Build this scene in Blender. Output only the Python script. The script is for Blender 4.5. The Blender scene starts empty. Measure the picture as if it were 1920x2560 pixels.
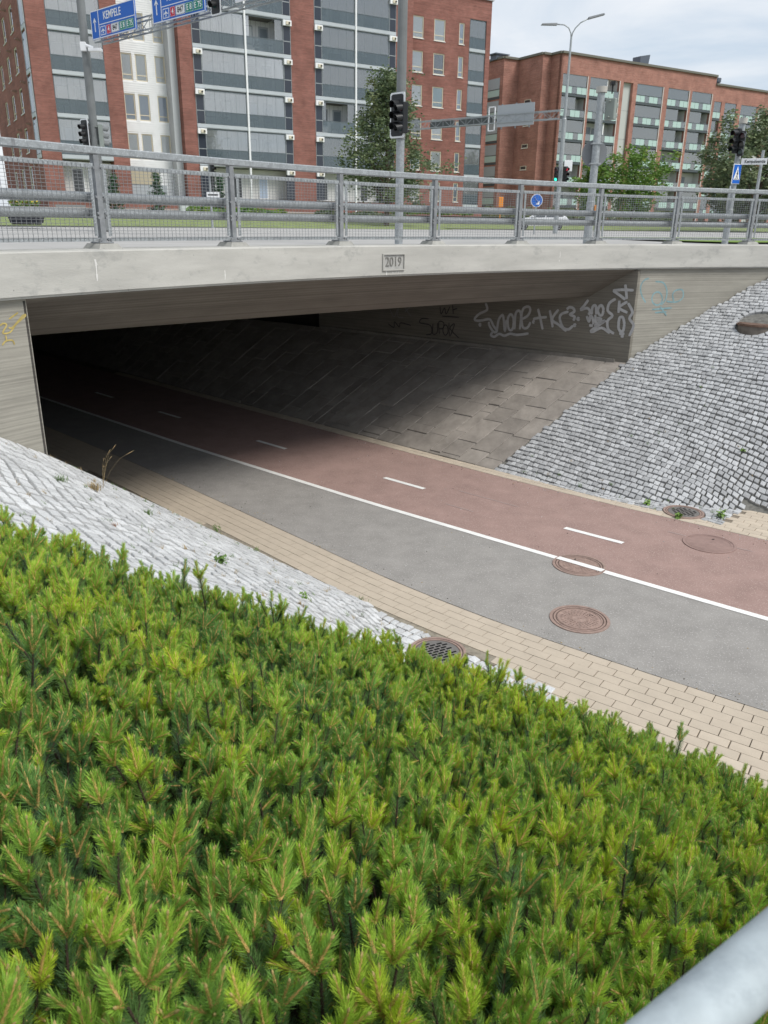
import bpy, bmesh, math, random
from mathutils import Vector, Matrix
random.seed(7)
R = math.radians
sc = bpy.context.scene
C = sc.collection
PI = math.pi

# ------------------------------------------------------------------ camera
F = 1950.0
PITCH, ROLL = R(20.2), 0.0128
cam = bpy.data.cameras.new('camera'); co = bpy.data.objects.new('camera', cam); C.objects.link(co); sc.camera = co
fw = Vector((0, math.cos(PITCH), -math.sin(PITCH))); rt0 = Vector((1, 0, 0)); up0 = rt0.cross(fw)
rt = rt0 * math.cos(ROLL) + up0 * math.sin(ROLL); up = up0 * math.cos(ROLL) - rt0 * math.sin(ROLL)
m = Matrix.Identity(4)
for i in range(3):
    m[i][0], m[i][1], m[i][2] = rt[i], up[i], -fw[i]
co.matrix_world = m
cam.sensor_fit = 'VERTICAL'; cam.sensor_height = 36; cam.sensor_width = 27
cam.lens = F / 2560 * 36
cam.clip_start = 0.05; cam.clip_end = 6000
cam.dof.use_dof = True; cam.dof.focus_distance = 4.5; cam.dof.aperture_fstop = 9.0

# ------------------------------------------------------------------ world, sun, exposure
SUN_EL, SUN_AZ = R(52), R(-34)      # azimuth measured from +X towards +Y
w = bpy.data.worlds.new('World'); sc.world = w; w.use_nodes = True
nt = w.node_tree; nt.nodes.clear()
def N(t, typ, **k):
    n = t.nodes.new(typ)
    for a, b in k.items(): setattr(n, a, b)
    return n
out = N(nt, 'ShaderNodeOutputWorld'); bg = N(nt, 'ShaderNodeBackground')
sky = N(nt, 'ShaderNodeTexSky', sky_type='NISHITA'); sky.sun_disc = False
sky.sun_elevation = SUN_EL; sky.sun_rotation = PI/2 - SUN_AZ; sky.air_density = 1.0; sky.dust_density = 2.0
tc = N(nt, 'ShaderNodeTexCoord'); mp = N(nt, 'ShaderNodeMapping'); mp.inputs['Scale'].default_value = (1.0, 1.0, 5.0)
mp.inputs['Rotation'].default_value = (0, R(6), 0)
no = N(nt, 'ShaderNodeTexNoise'); no.inputs['Scale'].default_value = 2.3; no.inputs['Detail'].default_value = 7; no.inputs['Roughness'].default_value = 0.55; no.inputs['Distortion'].default_value = 0.4
rp = N(nt, 'ShaderNodeValToRGB')
rp.color_ramp.elements[0].position = 0.36; rp.color_ramp.elements[0].color = (3.25, 4.0, 4.85, 1)
rp.color_ramp.elements[1].position = 0.62; rp.color_ramp.elements[1].color = (5.7, 5.85, 6.05, 1)
mx = N(nt, 'ShaderNodeMix', data_type='RGBA'); mx.inputs['Factor'].default_value = 0.88
nt.links.new(tc.outputs['Generated'], mp.inputs['Vector']); nt.links.new(mp.outputs[0], no.inputs['Vector'])
nt.links.new(no.outputs['Fac'], rp.inputs['Fac']); nt.links.new(sky.outputs[0], mx.inputs['A']); nt.links.new(rp.outputs[0], mx.inputs['B'])
nt.links.new(mx.outputs['Result'], bg.inputs['Color']); bg.inputs['Strength'].default_value = 0.085
nt.links.new(bg.outputs[0], out.inputs['Surface'])
sl = bpy.data.lights.new('sun', 'SUN'); sl.energy = 1.5; sl.angle = R(22); sl.color = (1.0, 0.965, 0.91)
so = bpy.data.objects.new('sun', sl); C.objects.link(so)
sd = Vector((math.cos(SUN_EL)*math.cos(SUN_AZ), math.cos(SUN_EL)*math.sin(SUN_AZ), math.sin(SUN_EL)))
so.rotation_euler = sd.to_track_quat('Z', 'Y').to_euler()
sc.view_settings.view_transform = 'Standard'; sc.view_settings.look = 'None'
sc.view_settings.exposure = 0.95; sc.view_settings.gamma = 1.0; sc.view_settings.use_curve_mapping = False
sc.render.engine = 'CYCLES'
sc.cycles.transparent_max_bounces = 24; sc.cycles.max_bounces = 6; sc.cycles.diffuse_bounces = 3

# ------------------------------------------------------------------ materials
def srgb(r, g, b):
    f = lambda c: (c/12.92 if c <= .04045 else ((c+.055)/1.055)**2.4)
    return (f(r/255), f(g/255), f(b/255), 1)
MATS = {}
def mat(name, col, rough=.8, metal=0.0, spec=.3, var=0.0, scale=8.0, stretch=(1,1,1), bump=0.0, bscale=40.0, island=0.0, objrand=0.0, speck=None, stain=None, detail=6, coord='Object', bdist=.01):
    """procedural principled material: base colour broken up by noise, optional per-piece variation, specks, stains and bump"""
    if name in MATS: return MATS[name]
    M = bpy.data.materials.new(name); M.use_nodes = True; t = M.node_tree; t.nodes.clear()
    L = t.links.new
    o = N(t, 'ShaderNodeOutputMaterial'); p = N(t, 'ShaderNodeBsdfPrincipled'); L(p.outputs[0], o.inputs[0])
    p.inputs['Roughness'].default_value = rough; p.inputs['Metallic'].default_value = metal; p.inputs['Specular IOR Level'].default_value = spec
    c = col if len(col) == 4 else (*col, 1)
    tc = N(t, 'ShaderNodeTexCoord'); mpn = N(t, 'ShaderNodeMapping'); mpn.inputs['Scale'].default_value = stretch; L(tc.outputs[coord], mpn.inputs[0])
    cur = N(t, 'ShaderNodeRGB'); cur.outputs[0].default_value = c; cur = cur.outputs[0]
    def mulval(cur, fac_socket, amt):
        # colour * (1 + amt*(fac-.5)*2)
        mr = N(t, 'ShaderNodeMapRange'); mr.inputs['To Min'].default_value = 1-amt; mr.inputs['To Max'].default_value = 1+amt; L(fac_socket, mr.inputs['Value'])
        v = N(t, 'ShaderNodeVectorMath', operation='SCALE'); L(cur, v.inputs[0]); L(mr.outputs[0], v.inputs['Scale']); return v.outputs[0]
    if var:
        n = N(t, 'ShaderNodeTexNoise'); n.inputs['Scale'].default_value = scale; n.inputs['Detail'].default_value = detail; n.inputs['Roughness'].default_value = .62; L(mpn.outputs[0], n.inputs[0])
        mr = N(t, 'ShaderNodeMapRange'); mr.inputs['From Min'].default_value = .3; mr.inputs['From Max'].default_value = .7; L(n.outputs['Fac'], mr.inputs['Value'])
        cur = mulval(cur, mr.outputs[0], var)
    if island or objrand:
        if island:
            g = N(t, 'ShaderNodeNewGeometry'); s = g.outputs['Random Per Island']
        if objrand:
            oi = N(t, 'ShaderNodeObjectInfo'); s2 = oi.outputs['Random']
            if island:
                ad = N(t, 'ShaderNodeMath', operation='ADD'); L(s, ad.inputs[0]); L(s2, ad.inputs[1]); fr = N(t, 'ShaderNodeMath', operation='FRACT'); L(ad.outputs[0], fr.inputs[0]); s = fr.outputs[0]
            else: s = s2
        cur = mulval(cur, s, island or objrand)
    if speck:      # (colour, scale, threshold)
        n = N(t, 'ShaderNodeTexNoise'); n.inputs['Scale'].default_value = speck[1]; n.inputs['Detail'].default_value = 2; L(tc.outputs[coord], n.inputs[0])
        mr = N(t, 'ShaderNodeMapRange'); mr.inputs['From Min'].default_value = speck[2]; mr.inputs['From Max'].default_value = speck[2]+.06; L(n.outputs['Fac'], mr.inputs['Value'])
        q = N(t, 'ShaderNodeMix', data_type='RGBA'); L(mr.outputs[0], q.inputs['Factor']); L(cur, q.inputs['A']); q.inputs['B'].default_value = speck[0]; cur = q.outputs['Result']
    if stain:      # (colour, scale, threshold, stretch)
        mq = N(t, 'ShaderNodeMapping'); mq.inputs['Scale'].default_value = stain[3]; L(tc.outputs[coord], mq.inputs[0])
        n = N(t, 'ShaderNodeTexNoise'); n.inputs['Scale'].default_value = stain[1]; n.inputs['Detail'].default_value = 8; n.inputs['Roughness'].default_value = .7; L(mq.outputs[0], n.inputs[0])
        mr = N(t, 'ShaderNodeMapRange'); mr.inputs['From Min'].default_value = stain[2]; mr.inputs['From Max'].default_value = stain[2]+.16; mr.inputs['To Max'].default_value = .75; L(n.outputs['Fac'], mr.inputs['Value'])
        q = N(t, 'ShaderNodeMix', data_type='RGBA'); L(mr.outputs[0], q.inputs['Factor']); L(cur, q.inputs['A']); q.inputs['B'].default_value = stain[0]; cur = q.outputs['Result']
    L(cur, p.inputs['Base Color'])
    if bump:
        n = N(t, 'ShaderNodeTexNoise'); n.inputs['Scale'].default_value = bscale; n.inputs['Detail'].default_value = 5; L(mpn.outputs[0], n.inputs[0])
        b = N(t, 'ShaderNodeBump'); b.inputs['Strength'].default_value = bump; b.inputs['Distance'].default_value = bdist; L(n.outputs['Fac'], b.inputs['Height']); L(b.outputs[0], p.inputs['Normal'])
    MATS[name] = M; return M

def brick_mat(name, c1, c2, mortar, rowh=.0775, bw=.24, ax=None):
    """running-bond brick relief and colour, mapped in the wall's own object space (x along the wall, z up)"""
    M = bpy.data.materials.new(name); M.use_nodes = True; t = M.node_tree; L = t.links.new
    p = t.nodes['Principled BSDF']; p.inputs['Roughness'].default_value = .9; p.inputs['Specular IOR Level'].default_value = .15
    tc = N(t, 'ShaderNodeTexCoord'); se = N(t, 'ShaderNodeSeparateXYZ'); L(tc.outputs['Object'], se.inputs[0])
    ad = N(t, 'ShaderNodeMath', operation='ADD'); L(se.outputs[0], ad.inputs[0]); L(se.outputs[1], ad.inputs[1])
    cb = N(t, 'ShaderNodeCombineXYZ'); L(ad.outputs[0], cb.inputs[0]); L(se.outputs[2], cb.inputs[1])
    br = N(t, 'ShaderNodeTexBrick'); br.inputs['Scale'].default_value = 1; br.inputs['Brick Width'].default_value = bw; br.inputs['Row Height'].default_value = rowh
    br.inputs['Mortar Size'].default_value = .009; br.inputs['Color1'].default_value = c1; br.inputs['Color2'].default_value = c2; br.inputs['Mortar'].default_value = mortar; L(cb.outputs[0], br.inputs[0])
    n = N(t, 'ShaderNodeTexNoise'); n.inputs['Scale'].default_value = .5; n.inputs['Detail'].default_value = 9; n.inputs['Roughness'].default_value = .7; L(tc.outputs['Object'], n.inputs[0])
    mr = N(t, 'ShaderNodeMapRange'); mr.inputs['From Min'].default_value = .3; mr.inputs['From Max'].default_value = .7; mr.inputs['To Min'].default_value = .72; mr.inputs['To Max'].default_value = 1.28; L(n.outputs['Fac'], mr.inputs['Value'])
    mps = N(t, 'ShaderNodeMapping'); mps.inputs['Scale'].default_value = (.35, .35, 9); L(tc.outputs['Object'], mps.inputs[0])
    n2 = N(t, 'ShaderNodeTexNoise'); n2.inputs['Scale'].default_value = 1.2; n2.inputs['Detail'].default_value = 4; L(mps.outputs[0], n2.inputs[0])
    mr2 = N(t, 'ShaderNodeMapRange'); mr2.inputs['From Min'].default_value = .3; mr2.inputs['From Max'].default_value = .7; mr2.inputs['To Min'].default_value = .82; mr2.inputs['To Max'].default_value = 1.18; L(n2.outputs['Fac'], mr2.inputs['Value'])
    mm = N(t, 'ShaderNodeMath', operation='MULTIPLY'); L(mr.outputs[0], mm.inputs[0]); L(mr2.outputs[0], mm.inputs[1])
    v = N(t, 'ShaderNodeVectorMath', operation='SCALE'); L(br.outputs['Color'], v.inputs[0]); L(mm.outputs[0], v.inputs['Scale']); L(v.outputs[0], p.inputs['Base Color'])
    b = N(t, 'ShaderNodeBump'); b.invert = True; b.inputs['Strength'].default_value = .6; b.inputs['Distance'].default_value = .01; L(br.outputs['Fac'], b.inputs['Height']); L(b.outputs[0], p.inputs['Normal'])
    MATS[name] = M; return M

def glass_mat(name, tint, alpha, rough=.03, fres=1.45, gl=(1, 1, 1, 1)):
    """see-through pane: tinted body mixed with clear, mirror-like at grazing angles"""
    M = bpy.data.materials.new(name); M.use_nodes = True; t = M.node_tree; t.nodes.clear(); L = t.links.new
    o = N(t, 'ShaderNodeOutputMaterial'); tr = N(t, 'ShaderNodeBsdfTransparent'); df = N(t, 'ShaderNodeBsdfDiffuse'); gs = N(t, 'ShaderNodeBsdfGlossy')
    df.inputs[0].default_value = tint; gs.inputs['Color'].default_value = gl; gs.inputs['Roughness'].default_value = rough
    a = N(t, 'ShaderNodeMixShader'); a.inputs[0].default_value = alpha; L(tr.outputs[0], a.inputs[1]); L(df.outputs[0], a.inputs[2])
    fr = N(t, 'ShaderNodeFresnel'); fr.inputs[0].default_value = fres
    b = N(t, 'ShaderNodeMixShader'); L(fr.outputs[0], b.inputs[0]); L(a.outputs[0], b.inputs[1]); L(gs.outputs[0], b.inputs[2]); L(b.outputs[0], o.inputs[0])
    MATS[name] = M; return M

def board_concrete(name, col, warm=None, lines=1.0):
    M = mat(name, col, rough=.88, spec=.2, var=.14, scale=1.6, stretch=(.6, .6, 3), bump=.25, bscale=16, stain=((col[0]*1.4, col[1]*1.4, col[2]*1.38, 1), 2.2, .64, (.7, .7, 1.6)))
    t = M.node_tree; L = t.links.new
    p = [n for n in t.nodes if n.type == 'BSDF_PRINCIPLED'][0]
    tcn = N(t, 'ShaderNodeTexCoord'); se = N(t, 'ShaderNodeSeparateXYZ'); L(tcn.outputs['Object'], se.inputs[0])
    n = N(t, 'ShaderNodeTexNoise'); n.noise_dimensions = '1D'; n.inputs['Scale'].default_value = 34; n.inputs['Detail'].default_value = 6; L(se.outputs[2], n.inputs['W'])
    mr = N(t, 'ShaderNodeMapRange'); mr.inputs['From Min'].default_value = .35; mr.inputs['From Max'].default_value = .65; mr.inputs['To Min'].default_value = 1-.13*lines; mr.inputs['To Max'].default_value = 1+.13*lines; L(n.outputs['Fac'], mr.inputs['Value'])
    src = p.inputs['Base Color'].links[0].from_socket
    v = N(t, 'ShaderNodeVectorMath', operation='SCALE'); L(src, v.inputs[0]); L(mr.outputs[0], v.inputs['Scale']); L(v.outputs[0], p.inputs['Base Color'])
    return M

brickA = brick_mat('brick_red_dark', (.29, .120, .097, 1), (.225, .095, .078, 1), (.27, .17, .145, 1))
brickB = brick_mat('brick_red_orange', (.40, .185, .145, 1), (.32, .145, .115, 1), (.37, .25, .21, 1))
galv = mat('galvanised_steel', (.34, .36, .37), rough=.5, metal=.35, spec=.4, var=.22, scale=14, speck=((.52, .55, .57, 1), 60, .6))
galv_dark = mat('galvanised_post', (.27, .28, .29), rough=.55, metal=.35, spec=.4, var=.25, scale=9)
pole_grey = mat('pole_grey_paint', (.19, .20, .20), rough=.5, var=.15, scale=3)
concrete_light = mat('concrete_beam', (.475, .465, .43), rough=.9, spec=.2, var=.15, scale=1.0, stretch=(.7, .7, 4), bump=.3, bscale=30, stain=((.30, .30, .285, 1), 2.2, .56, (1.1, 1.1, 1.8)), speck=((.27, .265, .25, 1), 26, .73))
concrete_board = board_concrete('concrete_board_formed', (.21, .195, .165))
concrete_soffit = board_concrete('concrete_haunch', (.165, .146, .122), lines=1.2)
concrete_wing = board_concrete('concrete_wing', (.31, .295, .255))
white_paint = mat('road_marking_white', (.80, .79, .76), rough=.7, var=.08, scale=6, speck=((.5, .49, .47, 1), 35, .70))
asphalt = mat('path_asphalt', (.295, .28, .262), rough=.92, spec=.2, var=.12, scale=2.6, bump=.5, bscale=110, speck=((.42, .40, .38, 1), 52, .60), stain=((.225,.215,.20,1), .8, .60, (1,1,1)), detail=12)
asphalt_red = mat('cycle_lane_red_asphalt', (.325, .222, .195), rough=.92, spec=.2, var=.12, scale=2.4, bump=.5, bscale=110, speck=((.46, .35, .31, 1), 52, .60), stain=((.25,.175,.155,1), .9, .60, (1,1,1)), detail=12)
road_asph = mat('road_asphalt', (.38, .37, .355), rough=.95, var=.1, scale=.6)
pave_pink = mat('pavement_pink', (.42, .33, .29), rough=.95, var=.1, scale=.8)
kerb_mat = mat('kerb_granite', (.33, .32, .30), rough=.9, var=.2, scale=5)
grass_mat = mat('lawn_green', (.20, .245, .095), rough=.95, var=.35, scale=1.5, detail=9)
soil = mat('soil_brown', (.045, .030, .020), rough=1, var=.4, scale=20, bump=.6, bscale=30)
joint_sand = mat('joint_dark', (.17, .165, .15), rough=1, var=.4, scale=12)
cobble_mat = mat('granite_cobble', (.44, .445, .45), rough=.85, spec=.25, var=.16, scale=45, island=.23, objrand=.23, bump=.5, bscale=60, bdist=.006, speck=((.24, .24, .25, 1), 160, .60))
cobble_left_mat = mat('granite_cobble_pale', (.55, .555, .555), rough=.85, spec=.25, var=.14, scale=40, island=.15, objrand=.15, bump=.6, bscale=50, bdist=.008, speck=((.36, .36, .37, 1), 150, .64))
slab_mat = mat('slope_slab_stone', (.30, .27, .24), rough=.8, spec=.25, var=.2, scale=2.6, objrand=.12, bump=.55, bscale=5.5, bdist=.03, stain=((.46, .45, .40, 1), 2.0, .62, (1, 1, 1)))
paver_mat = mat('paver_sand', (.52, .445, .355), rough=.9, spec=.2, var=.07, scale=3, objrand=.07, bump=.3, bscale=140, speck=((.32, .27, .2, 1), 130, .66))
iron = mat('cast_iron_rusty', (.31, .22, .185), rough=.7, spec=.35, var=.25, scale=12, bump=.2, bscale=40)
iron_dark = mat('cast_iron_recess', (.12, .085, .07), rough=.9)
hole = mat('drain_void', (.004, .004, .004), rough=1)
black_pl = mat('signal_black', (.016, .017, .019), rough=.45, spec=.4)
sig_grey = mat('signal_grey_green', (.26, .29, .265), rough=.5, var=.06, scale=3)
white_pl = mat('white_enamel', (.80, .81, .82), rough=.45)
blue_sign = mat('sign_blue', (.008, .12, .52), rough=.4)
green_sign = mat('sign_green', (.0, .24, .15), rough=.4)
red_sign = mat('sign_red', (.55, .01, .04), rough=.4)
yellow_sign = mat('sign_orange', (.8, .28, .03), rough=.5)
sign_back = mat('sign_back_grey', (.22, .23, .24), rough=.5, var=.08, scale=2)
black_txt = mat('black_print', (.01, .01, .01), rough=.6)
white_clad = mat('white_cladding', (.86, .87, .88), rough=.6, var=.04, scale=2)
cream = mat('cream_frame', (.66, .60, .47), rough=.5)
slab_grey = mat('balcony_slab_grey', (.46, .495, .52), rough=.6, var=.06, scale=1)
steel_dark = mat('balcony_steel_dark', (.09, .11, .12), rough=.5)
recess_wall = mat('balcony_recess_wall', (.87, .88, .88), rough=.7, var=.04, scale=1)
blind = mat('white_blind', (.85, .87, .88), rough=.5, spec=.5)
blue_blind = mat('blue_blind', (.42, .50, .62), rough=.25, spec=.6)
dark_room = mat('window_interior_dark', (.05, .055, .06), rough=.15, spec=.8)
curtain = mat('curtain_white', (.8, .8, .8), rough=.8)
g_clear = glass_mat('balcony_glazing', (.84, .89, .93, 1), .17, fres=2.3)
g_smoke = glass_mat('balcony_smoked_glass', (.16, .205, .235, 1), .52)
g_dark = glass_mat('balcony_side_glass', (.045, .052, .07, 1), .92)
g_mint = glass_mat('frosted_mint_glass', (.50, .66, .62, 1), .88, rough=.2)
g_win = glass_mat('window_pane', (.6, .65, .7, 1), .03, fres=1.6)
lens_r = mat('signal_lens_red', (.10, .01, .02), rough=.2, spec=.6); lens_y = mat('signal_lens_dark', (.05, .035, .02), rough=.2, spec=.6); lens_g = mat('signal_lens_green', (.01, .06, .05), rough=.2, spec=.6)
def emit(name, col, st):
    M = bpy.data.materials.new(name); M.use_nodes = True; t = M.node_tree; p = t.nodes['Principled BSDF']
    p.inputs['Base Color'].default_value = col; p.inputs['Emission Color'].default_value = col; p.inputs['Emission Strength'].default_value = st; return M
lit_g = emit('signal_lit_green', (.05, .9, .6, 1), 1.0); lit_r = emit('signal_lit_red', (.9, .05, .1, 1), .35)

# ------------------------------------------------------------------ mesh helpers
class MB:
    def __init__(s): s.v = []; s.f = []; s.mi = []; s.mats = []; s.cur = 0
    def use(s, m):
        if m not in s.mats: s.mats.append(m)
        s.cur = s.mats.index(m); return s
    def add(s, vs, fs):
        o = len(s.v); s.v += [tuple(v) for v in vs]
        for f in fs: s.f.append(tuple(i+o for i in f)); s.mi.append(s.cur)
        return s
    def box(s, x0, x1, y0, y1, z0, z1):
        return s.hexa([(x0,y0,z0),(x1,y0,z0),(x1,y1,z0),(x0,y1,z0),(x0,y0,z1),(x1,y0,z1),(x1,y1,z1),(x0,y1,z1)])
    def hexa(s, p): return s.add(p, [(3,2,1,0),(4,5,6,7),(0,1,5,4),(1,2,6,5),(2,3,7,6),(3,0,4,7)])
    def obox(s, c, ux, uy, uz, sx, sy, sz):
        c, ux, uy, uz = map(Vector, (c, ux, uy, uz)); P = []
        for k in (-.5, .5):
            for i, j in ((-.5,-.5),(.5,-.5),(.5,.5),(-.5,.5)): P.append(c+ux*sx*i+uy*sy*j+uz*sz*k)
        return s.hexa(P)
    def bar(s, a, b, w, h=None, n=4, upv=(0,0,1)):
        a, b = Vector(a), Vector(b); h = h or w; d = (b-a)
        if d.length < 1e-6: return s
        d.normalize(); u = Vector(upv)
        if abs(d.dot(u)) > .98: u = Vector((1,0,0)) if abs(d.x) < .9 else Vector((0,1,0))
        x = d.cross(u).normalized(); y = x.cross(d).normalized(); vs = []
        for q in (a, b):
            for i in range(n):
                t = 2*PI*(i+.5)/n; k = math.sqrt(2) if n == 4 else 1
                vs.append(q + x*math.cos(t)*w/2*k + y*math.sin(t)*h/2*k)
        fs = [(i, (i+1)%n, n+(i+1)%n, n+i) for i in range(n)] + [tuple(range(n))[::-1], tuple(range(n, 2*n))]
        return s.add(vs, fs)
    def tube(s, pts, r, n=8, cap=True):
        pts = [Vector(p) for p in pts]; rs = r if isinstance(r, (list, tuple)) else [r]*len(pts); vs = []; pu = None
        for i, p in enumerate(pts):
            d = (pts[min(i+1, len(pts)-1)]-pts[max(i-1, 0)]).normalized()
            u = pu or (Vector((0,0,1)) if abs(d.z) < .9 else Vector((1,0,0)))
            x = d.cross(u).normalized(); y = x.cross(d).normalized(); pu = y
            for k in range(n):
                t = 2*PI*k/n; vs.append(p + x*math.cos(t)*rs[i] + y*math.sin(t)*rs[i])
        fs = []
        for i in range(len(pts)-1):
            for k in range(n): fs.append((i*n+k, i*n+(k+1)%n, (i+1)*n+(k+1)%n, (i+1)*n+k))
        if cap: fs += [tuple(range(n))[::-1], tuple(range((len(pts)-1)*n, len(pts)*n))]
        return s.add(vs, fs)
    def disc(s, c, r0, r1, z0, z1, n=32):   # ring (r0>0) or disc solid, vertical axis
        c = Vector(c); vs = []
        for z in (z0, z1):
            for r in ((r0, r1) if r0 > 0 else (r1,)):
                for k in range(n): vs.append(c + Vector((math.cos(2*PI*k/n)*r, math.sin(2*PI*k/n)*r, z)))
        fs = []
        if r0 > 0:
            for k in range(n):
                j = (k+1) % n
                fs += [(2*n+k, 3*n+k, 3*n+j, 2*n+j), (n+k, n+j, 3*n+j, 3*n+k), (j, k, 2*n+k, 2*n+j), (k, j, n+j, n+k)]
        else:
            fs = [tuple(range(n))[::-1], tuple(range(n, 2*n))] + [(k, (k+1)%n, n+(k+1)%n, n+k) for k in range(n)]
        return s.add(vs, fs)
    def poly(s, pts, z0, z1):   # vertical prism from plan outline
        n = len(pts); vs = [(x, y, z0) for x, y in pts]+[(x, y, z1) for x, y in pts]
        return s.add(vs, [tuple(range(n))[::-1], tuple(range(n, 2*n))]+[(k, (k+1)%n, n+(k+1)%n, n+k) for k in range(n)])
    def mesh(s, name):
        me = bpy.data.meshes.new(name); me.from_pydata(s.v, [], s.f)
        for m_ in s.mats: me.materials.append(m_)
        if len(s.mats) > 1: me.polygons.foreach_set('material_index', s.mi)
        me.update(); return me
    def build(s, name, parent=None, m=None, smooth=False, bevel=0, fix=True, **k):
        if m is not None and not s.mats: s.mats = [m]
        me = s.mesh(name)
        if fix or bevel:
            bm = bmesh.new(); bm.from_mesh(me); bmesh.ops.recalc_face_normals(bm, faces=bm.faces)
            if bevel: bmesh.ops.bevel(bm, geom=bm.edges[:], offset=bevel, segments=1, affect='EDGES', clamp_overlap=True)
            bm.to_mesh(me); bm.free()
        if smooth: me.polygons.foreach_set('use_smooth', [True]*len(me.polygons))
        return link(name, me, parent, **k)
def link(name, me, parent=None, loc=None, rot=None, **k):
    o = bpy.data.objects.new(name, me); C.objects.link(o)
    if parent: o.parent = parent
    if loc: o.location = loc
    if rot: o.rotation_euler = rot
    for a, b in k.items():
        if b: o[{'cat': 'category'}.get(a, a)] = b
    return o
def thing(name, label, cat, loc=(0,0,0), rotz=0, group=None):
    o = bpy.data.objects.new(name, None); C.objects.link(o); o.location = loc; o.rotation_euler = (0, 0, rotz); o.empty_display_size = .2
    o['label'] = label; o['category'] = cat
    if group: o['group'] = group
    return o
def struct(name, mb, m=None, **k): return mb.build(name, None, m, kind='structure', **k)
def copy_tree(o, parent=None):
    c = o.copy(); C.objects.link(c)
    if parent: c.parent = parent
    for ch in list(o.children): copy_tree(ch, c)
    return c
def lerp(tab, x):
    tab = sorted(tab)
    if x <= tab[0][0]: return tab[0][1]
    for (a, b), (c, d) in zip(tab, tab[1:]):
        if x <= c: return b+(d-b)*(x-a)/(c-a)
    return tab[-1][1]
def smoothtab(tab, x, h=.7): return (lerp(tab, x-h)+2*lerp(tab, x)+lerp(tab, x+h))/4

deck_under = mat('deck_underside', (.04,.038,.035), rough=.95, var=.2, scale=2)  # near-black base colour paints in the shade under the deck
# ------------------------------------------------------------------ place geometry: path axis (a along, n across) and bridge edge curve
A2, N2 = Vector((-.72, .694)), Vector((.694, .72))
def AN(a, n, z=None):
    p = A2*a + N2*n
    return Vector((p.x, p.y, z)) if z is not None else p
def an_of(x, y): # inverse
    det = A2.x*N2.y-A2.y*N2.x
    return ((x*N2.y-y*N2.x)/det, (A2.x*y-A2.y*x)/det)
PZ = -4.65
X0, Y0, T0, KP = -3.5404, 10.2299, .952, .0391/.917
RB = 1/KP; CEN = Vector((X0+RB*math.sin(T0), Y0-RB*math.cos(T0)))
def bc(s, e=0.0):
    """point on the bridge edge: s metres along the railing, e metres outwards (towards the path)"""
    sc_ = max(-2.5, min(18.0, s)); h = T0-KP*sc_
    x = X0+RB*(math.sin(T0)-math.sin(h)); y = Y0-RB*(math.cos(T0)-math.cos(h))
    x += (s-sc_)*math.cos(h); y += (s-sc_)*math.sin(h)
    return Vector((x+e*math.sin(h), y-e*math.cos(h))), h
def B3(s, e, z): p, _ = bc(s, e); return Vector((p.x, p.y, z))
def e_of(x, y): return RB-(Vector((x, y))-CEN).length
nG = [(30,7.6),(14.3,7.5),(9,7.3),(7,7.2),(6,7.21),(4.6,7.29),(3.8,7.4),(2.9,7.52),(2.37,7.6),(1,7.83),(0,8.02),(-2,8.45),(-6,9.6)]
nW = [(40,8.6),(21.6,8.85),(14.8,8.99),(9.26,9.25),(5.6,9.53),(2.6,9.78),(0,10.1),(-2,10.42),(-6,11.4)]
nD = [(40,10.05),(22.5,10.26),(18,10.3),(14,10.39),(10,10.5),(6.2,10.69),(5.1,10.79),(1,11.25),(-2,11.7),(-6,12.7)]
nR = [(40,12.0),(14.8,12.16),(10.8,12.16),(8.4,12.2),(6,12.31),(3.6,12.56),(0,13.05),(-3,13.6),(-6,14.4)]
NF_L, NF_R = 6.47, 12.5           # feet of the left and right slopes
RC = Vector((5.34, 17.33)); LC = Vector((-4.03, 8.95))
WH = R(142.3); WD = Vector((math.cos(WH), math.sin(WH)))
def Rz(n): return PZ + .515*(n-NF_R)
NFT = [(4.3,13.8),(5.2,13.25),(6.3,12.75),(8,12.5)]
def Rza(a, n):
    f = smoothtab(NFT, a, .3)
    if n <= f: return PZ
    return Rz(n) if n > 16.2 else PZ+(Rz(16.2)-PZ)*(n-f)/(16.2-f)
def tnL(a): return lerp([(3.5,.5),(6.7,.56),(9.1,.71)], a)
def Lz(a, n):
    f = lerp([(5.3,5.72),(6.4,NF_L)], a)
    if n >= f: return PZ
    full = PZ + (NF_L-n)*tnL(a)
    return full if n < f-1.6 or f >= NF_L else PZ+(f-n)/1.6*(NF_L-f+1.6)*tnL(a)
def Pz(a, n): return min(PZ+(NF_L-n)*.5, -1.45) if n < NF_L else PZ

def strip(n0, n1, a0, a1, z, step=.5, m=None, mb=None, h=.25):
    mb = mb or MB(); k = max(1, int(round((a1-a0)/step))); vs = []
    for i in range(k+1):
        a = a0+(a1-a0)*i/k; vs += [AN(a, n0(a), z), AN(a, n1(a), z)]
    mb.add(vs, [(2*i, 2*i+1, 2*i+3, 2*i+2) for i in range(k)]); return mb
fG = lambda a: smoothtab(nG, a); fW = lambda a: smoothtab(nW, a); fD = lambda a: smoothtab(nD, a); fR = lambda a: smoothtab(nR, a)

# ------------------------------------------------------------------ SETTING: ground
def nface(m_): return m_
mb = MB()   # wide sheet to the horizon, at the foot of everything
mb.add([(-2500,-2500,-6.2),(2500,-2500,-6.2),(2500,2500,-6.2),(-2500,2500,-6.2)], [(0,1,2,3)])
struct('ground', mb, mat('far_ground', (.09,.10,.06), rough=1, var=.3, scale=.05))
FU, FV = Vector((.857, .515)), Vector((.515, -.857))       # along the far street / towards the camera
def UV(p, q, z): v = FU*p - FV*q; return Vector((v.x, v.y, z))
def zq(q, p=0):
    if q < 20: return -.46
    if q < 36: return -.46+(q-20)/16*.2
    return -.26
def zlawn(q, p): 
    t = max(0, min(1, (q-44)/26)); t = t*t*(3-2*t)
    return -.22+t*1.2
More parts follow.
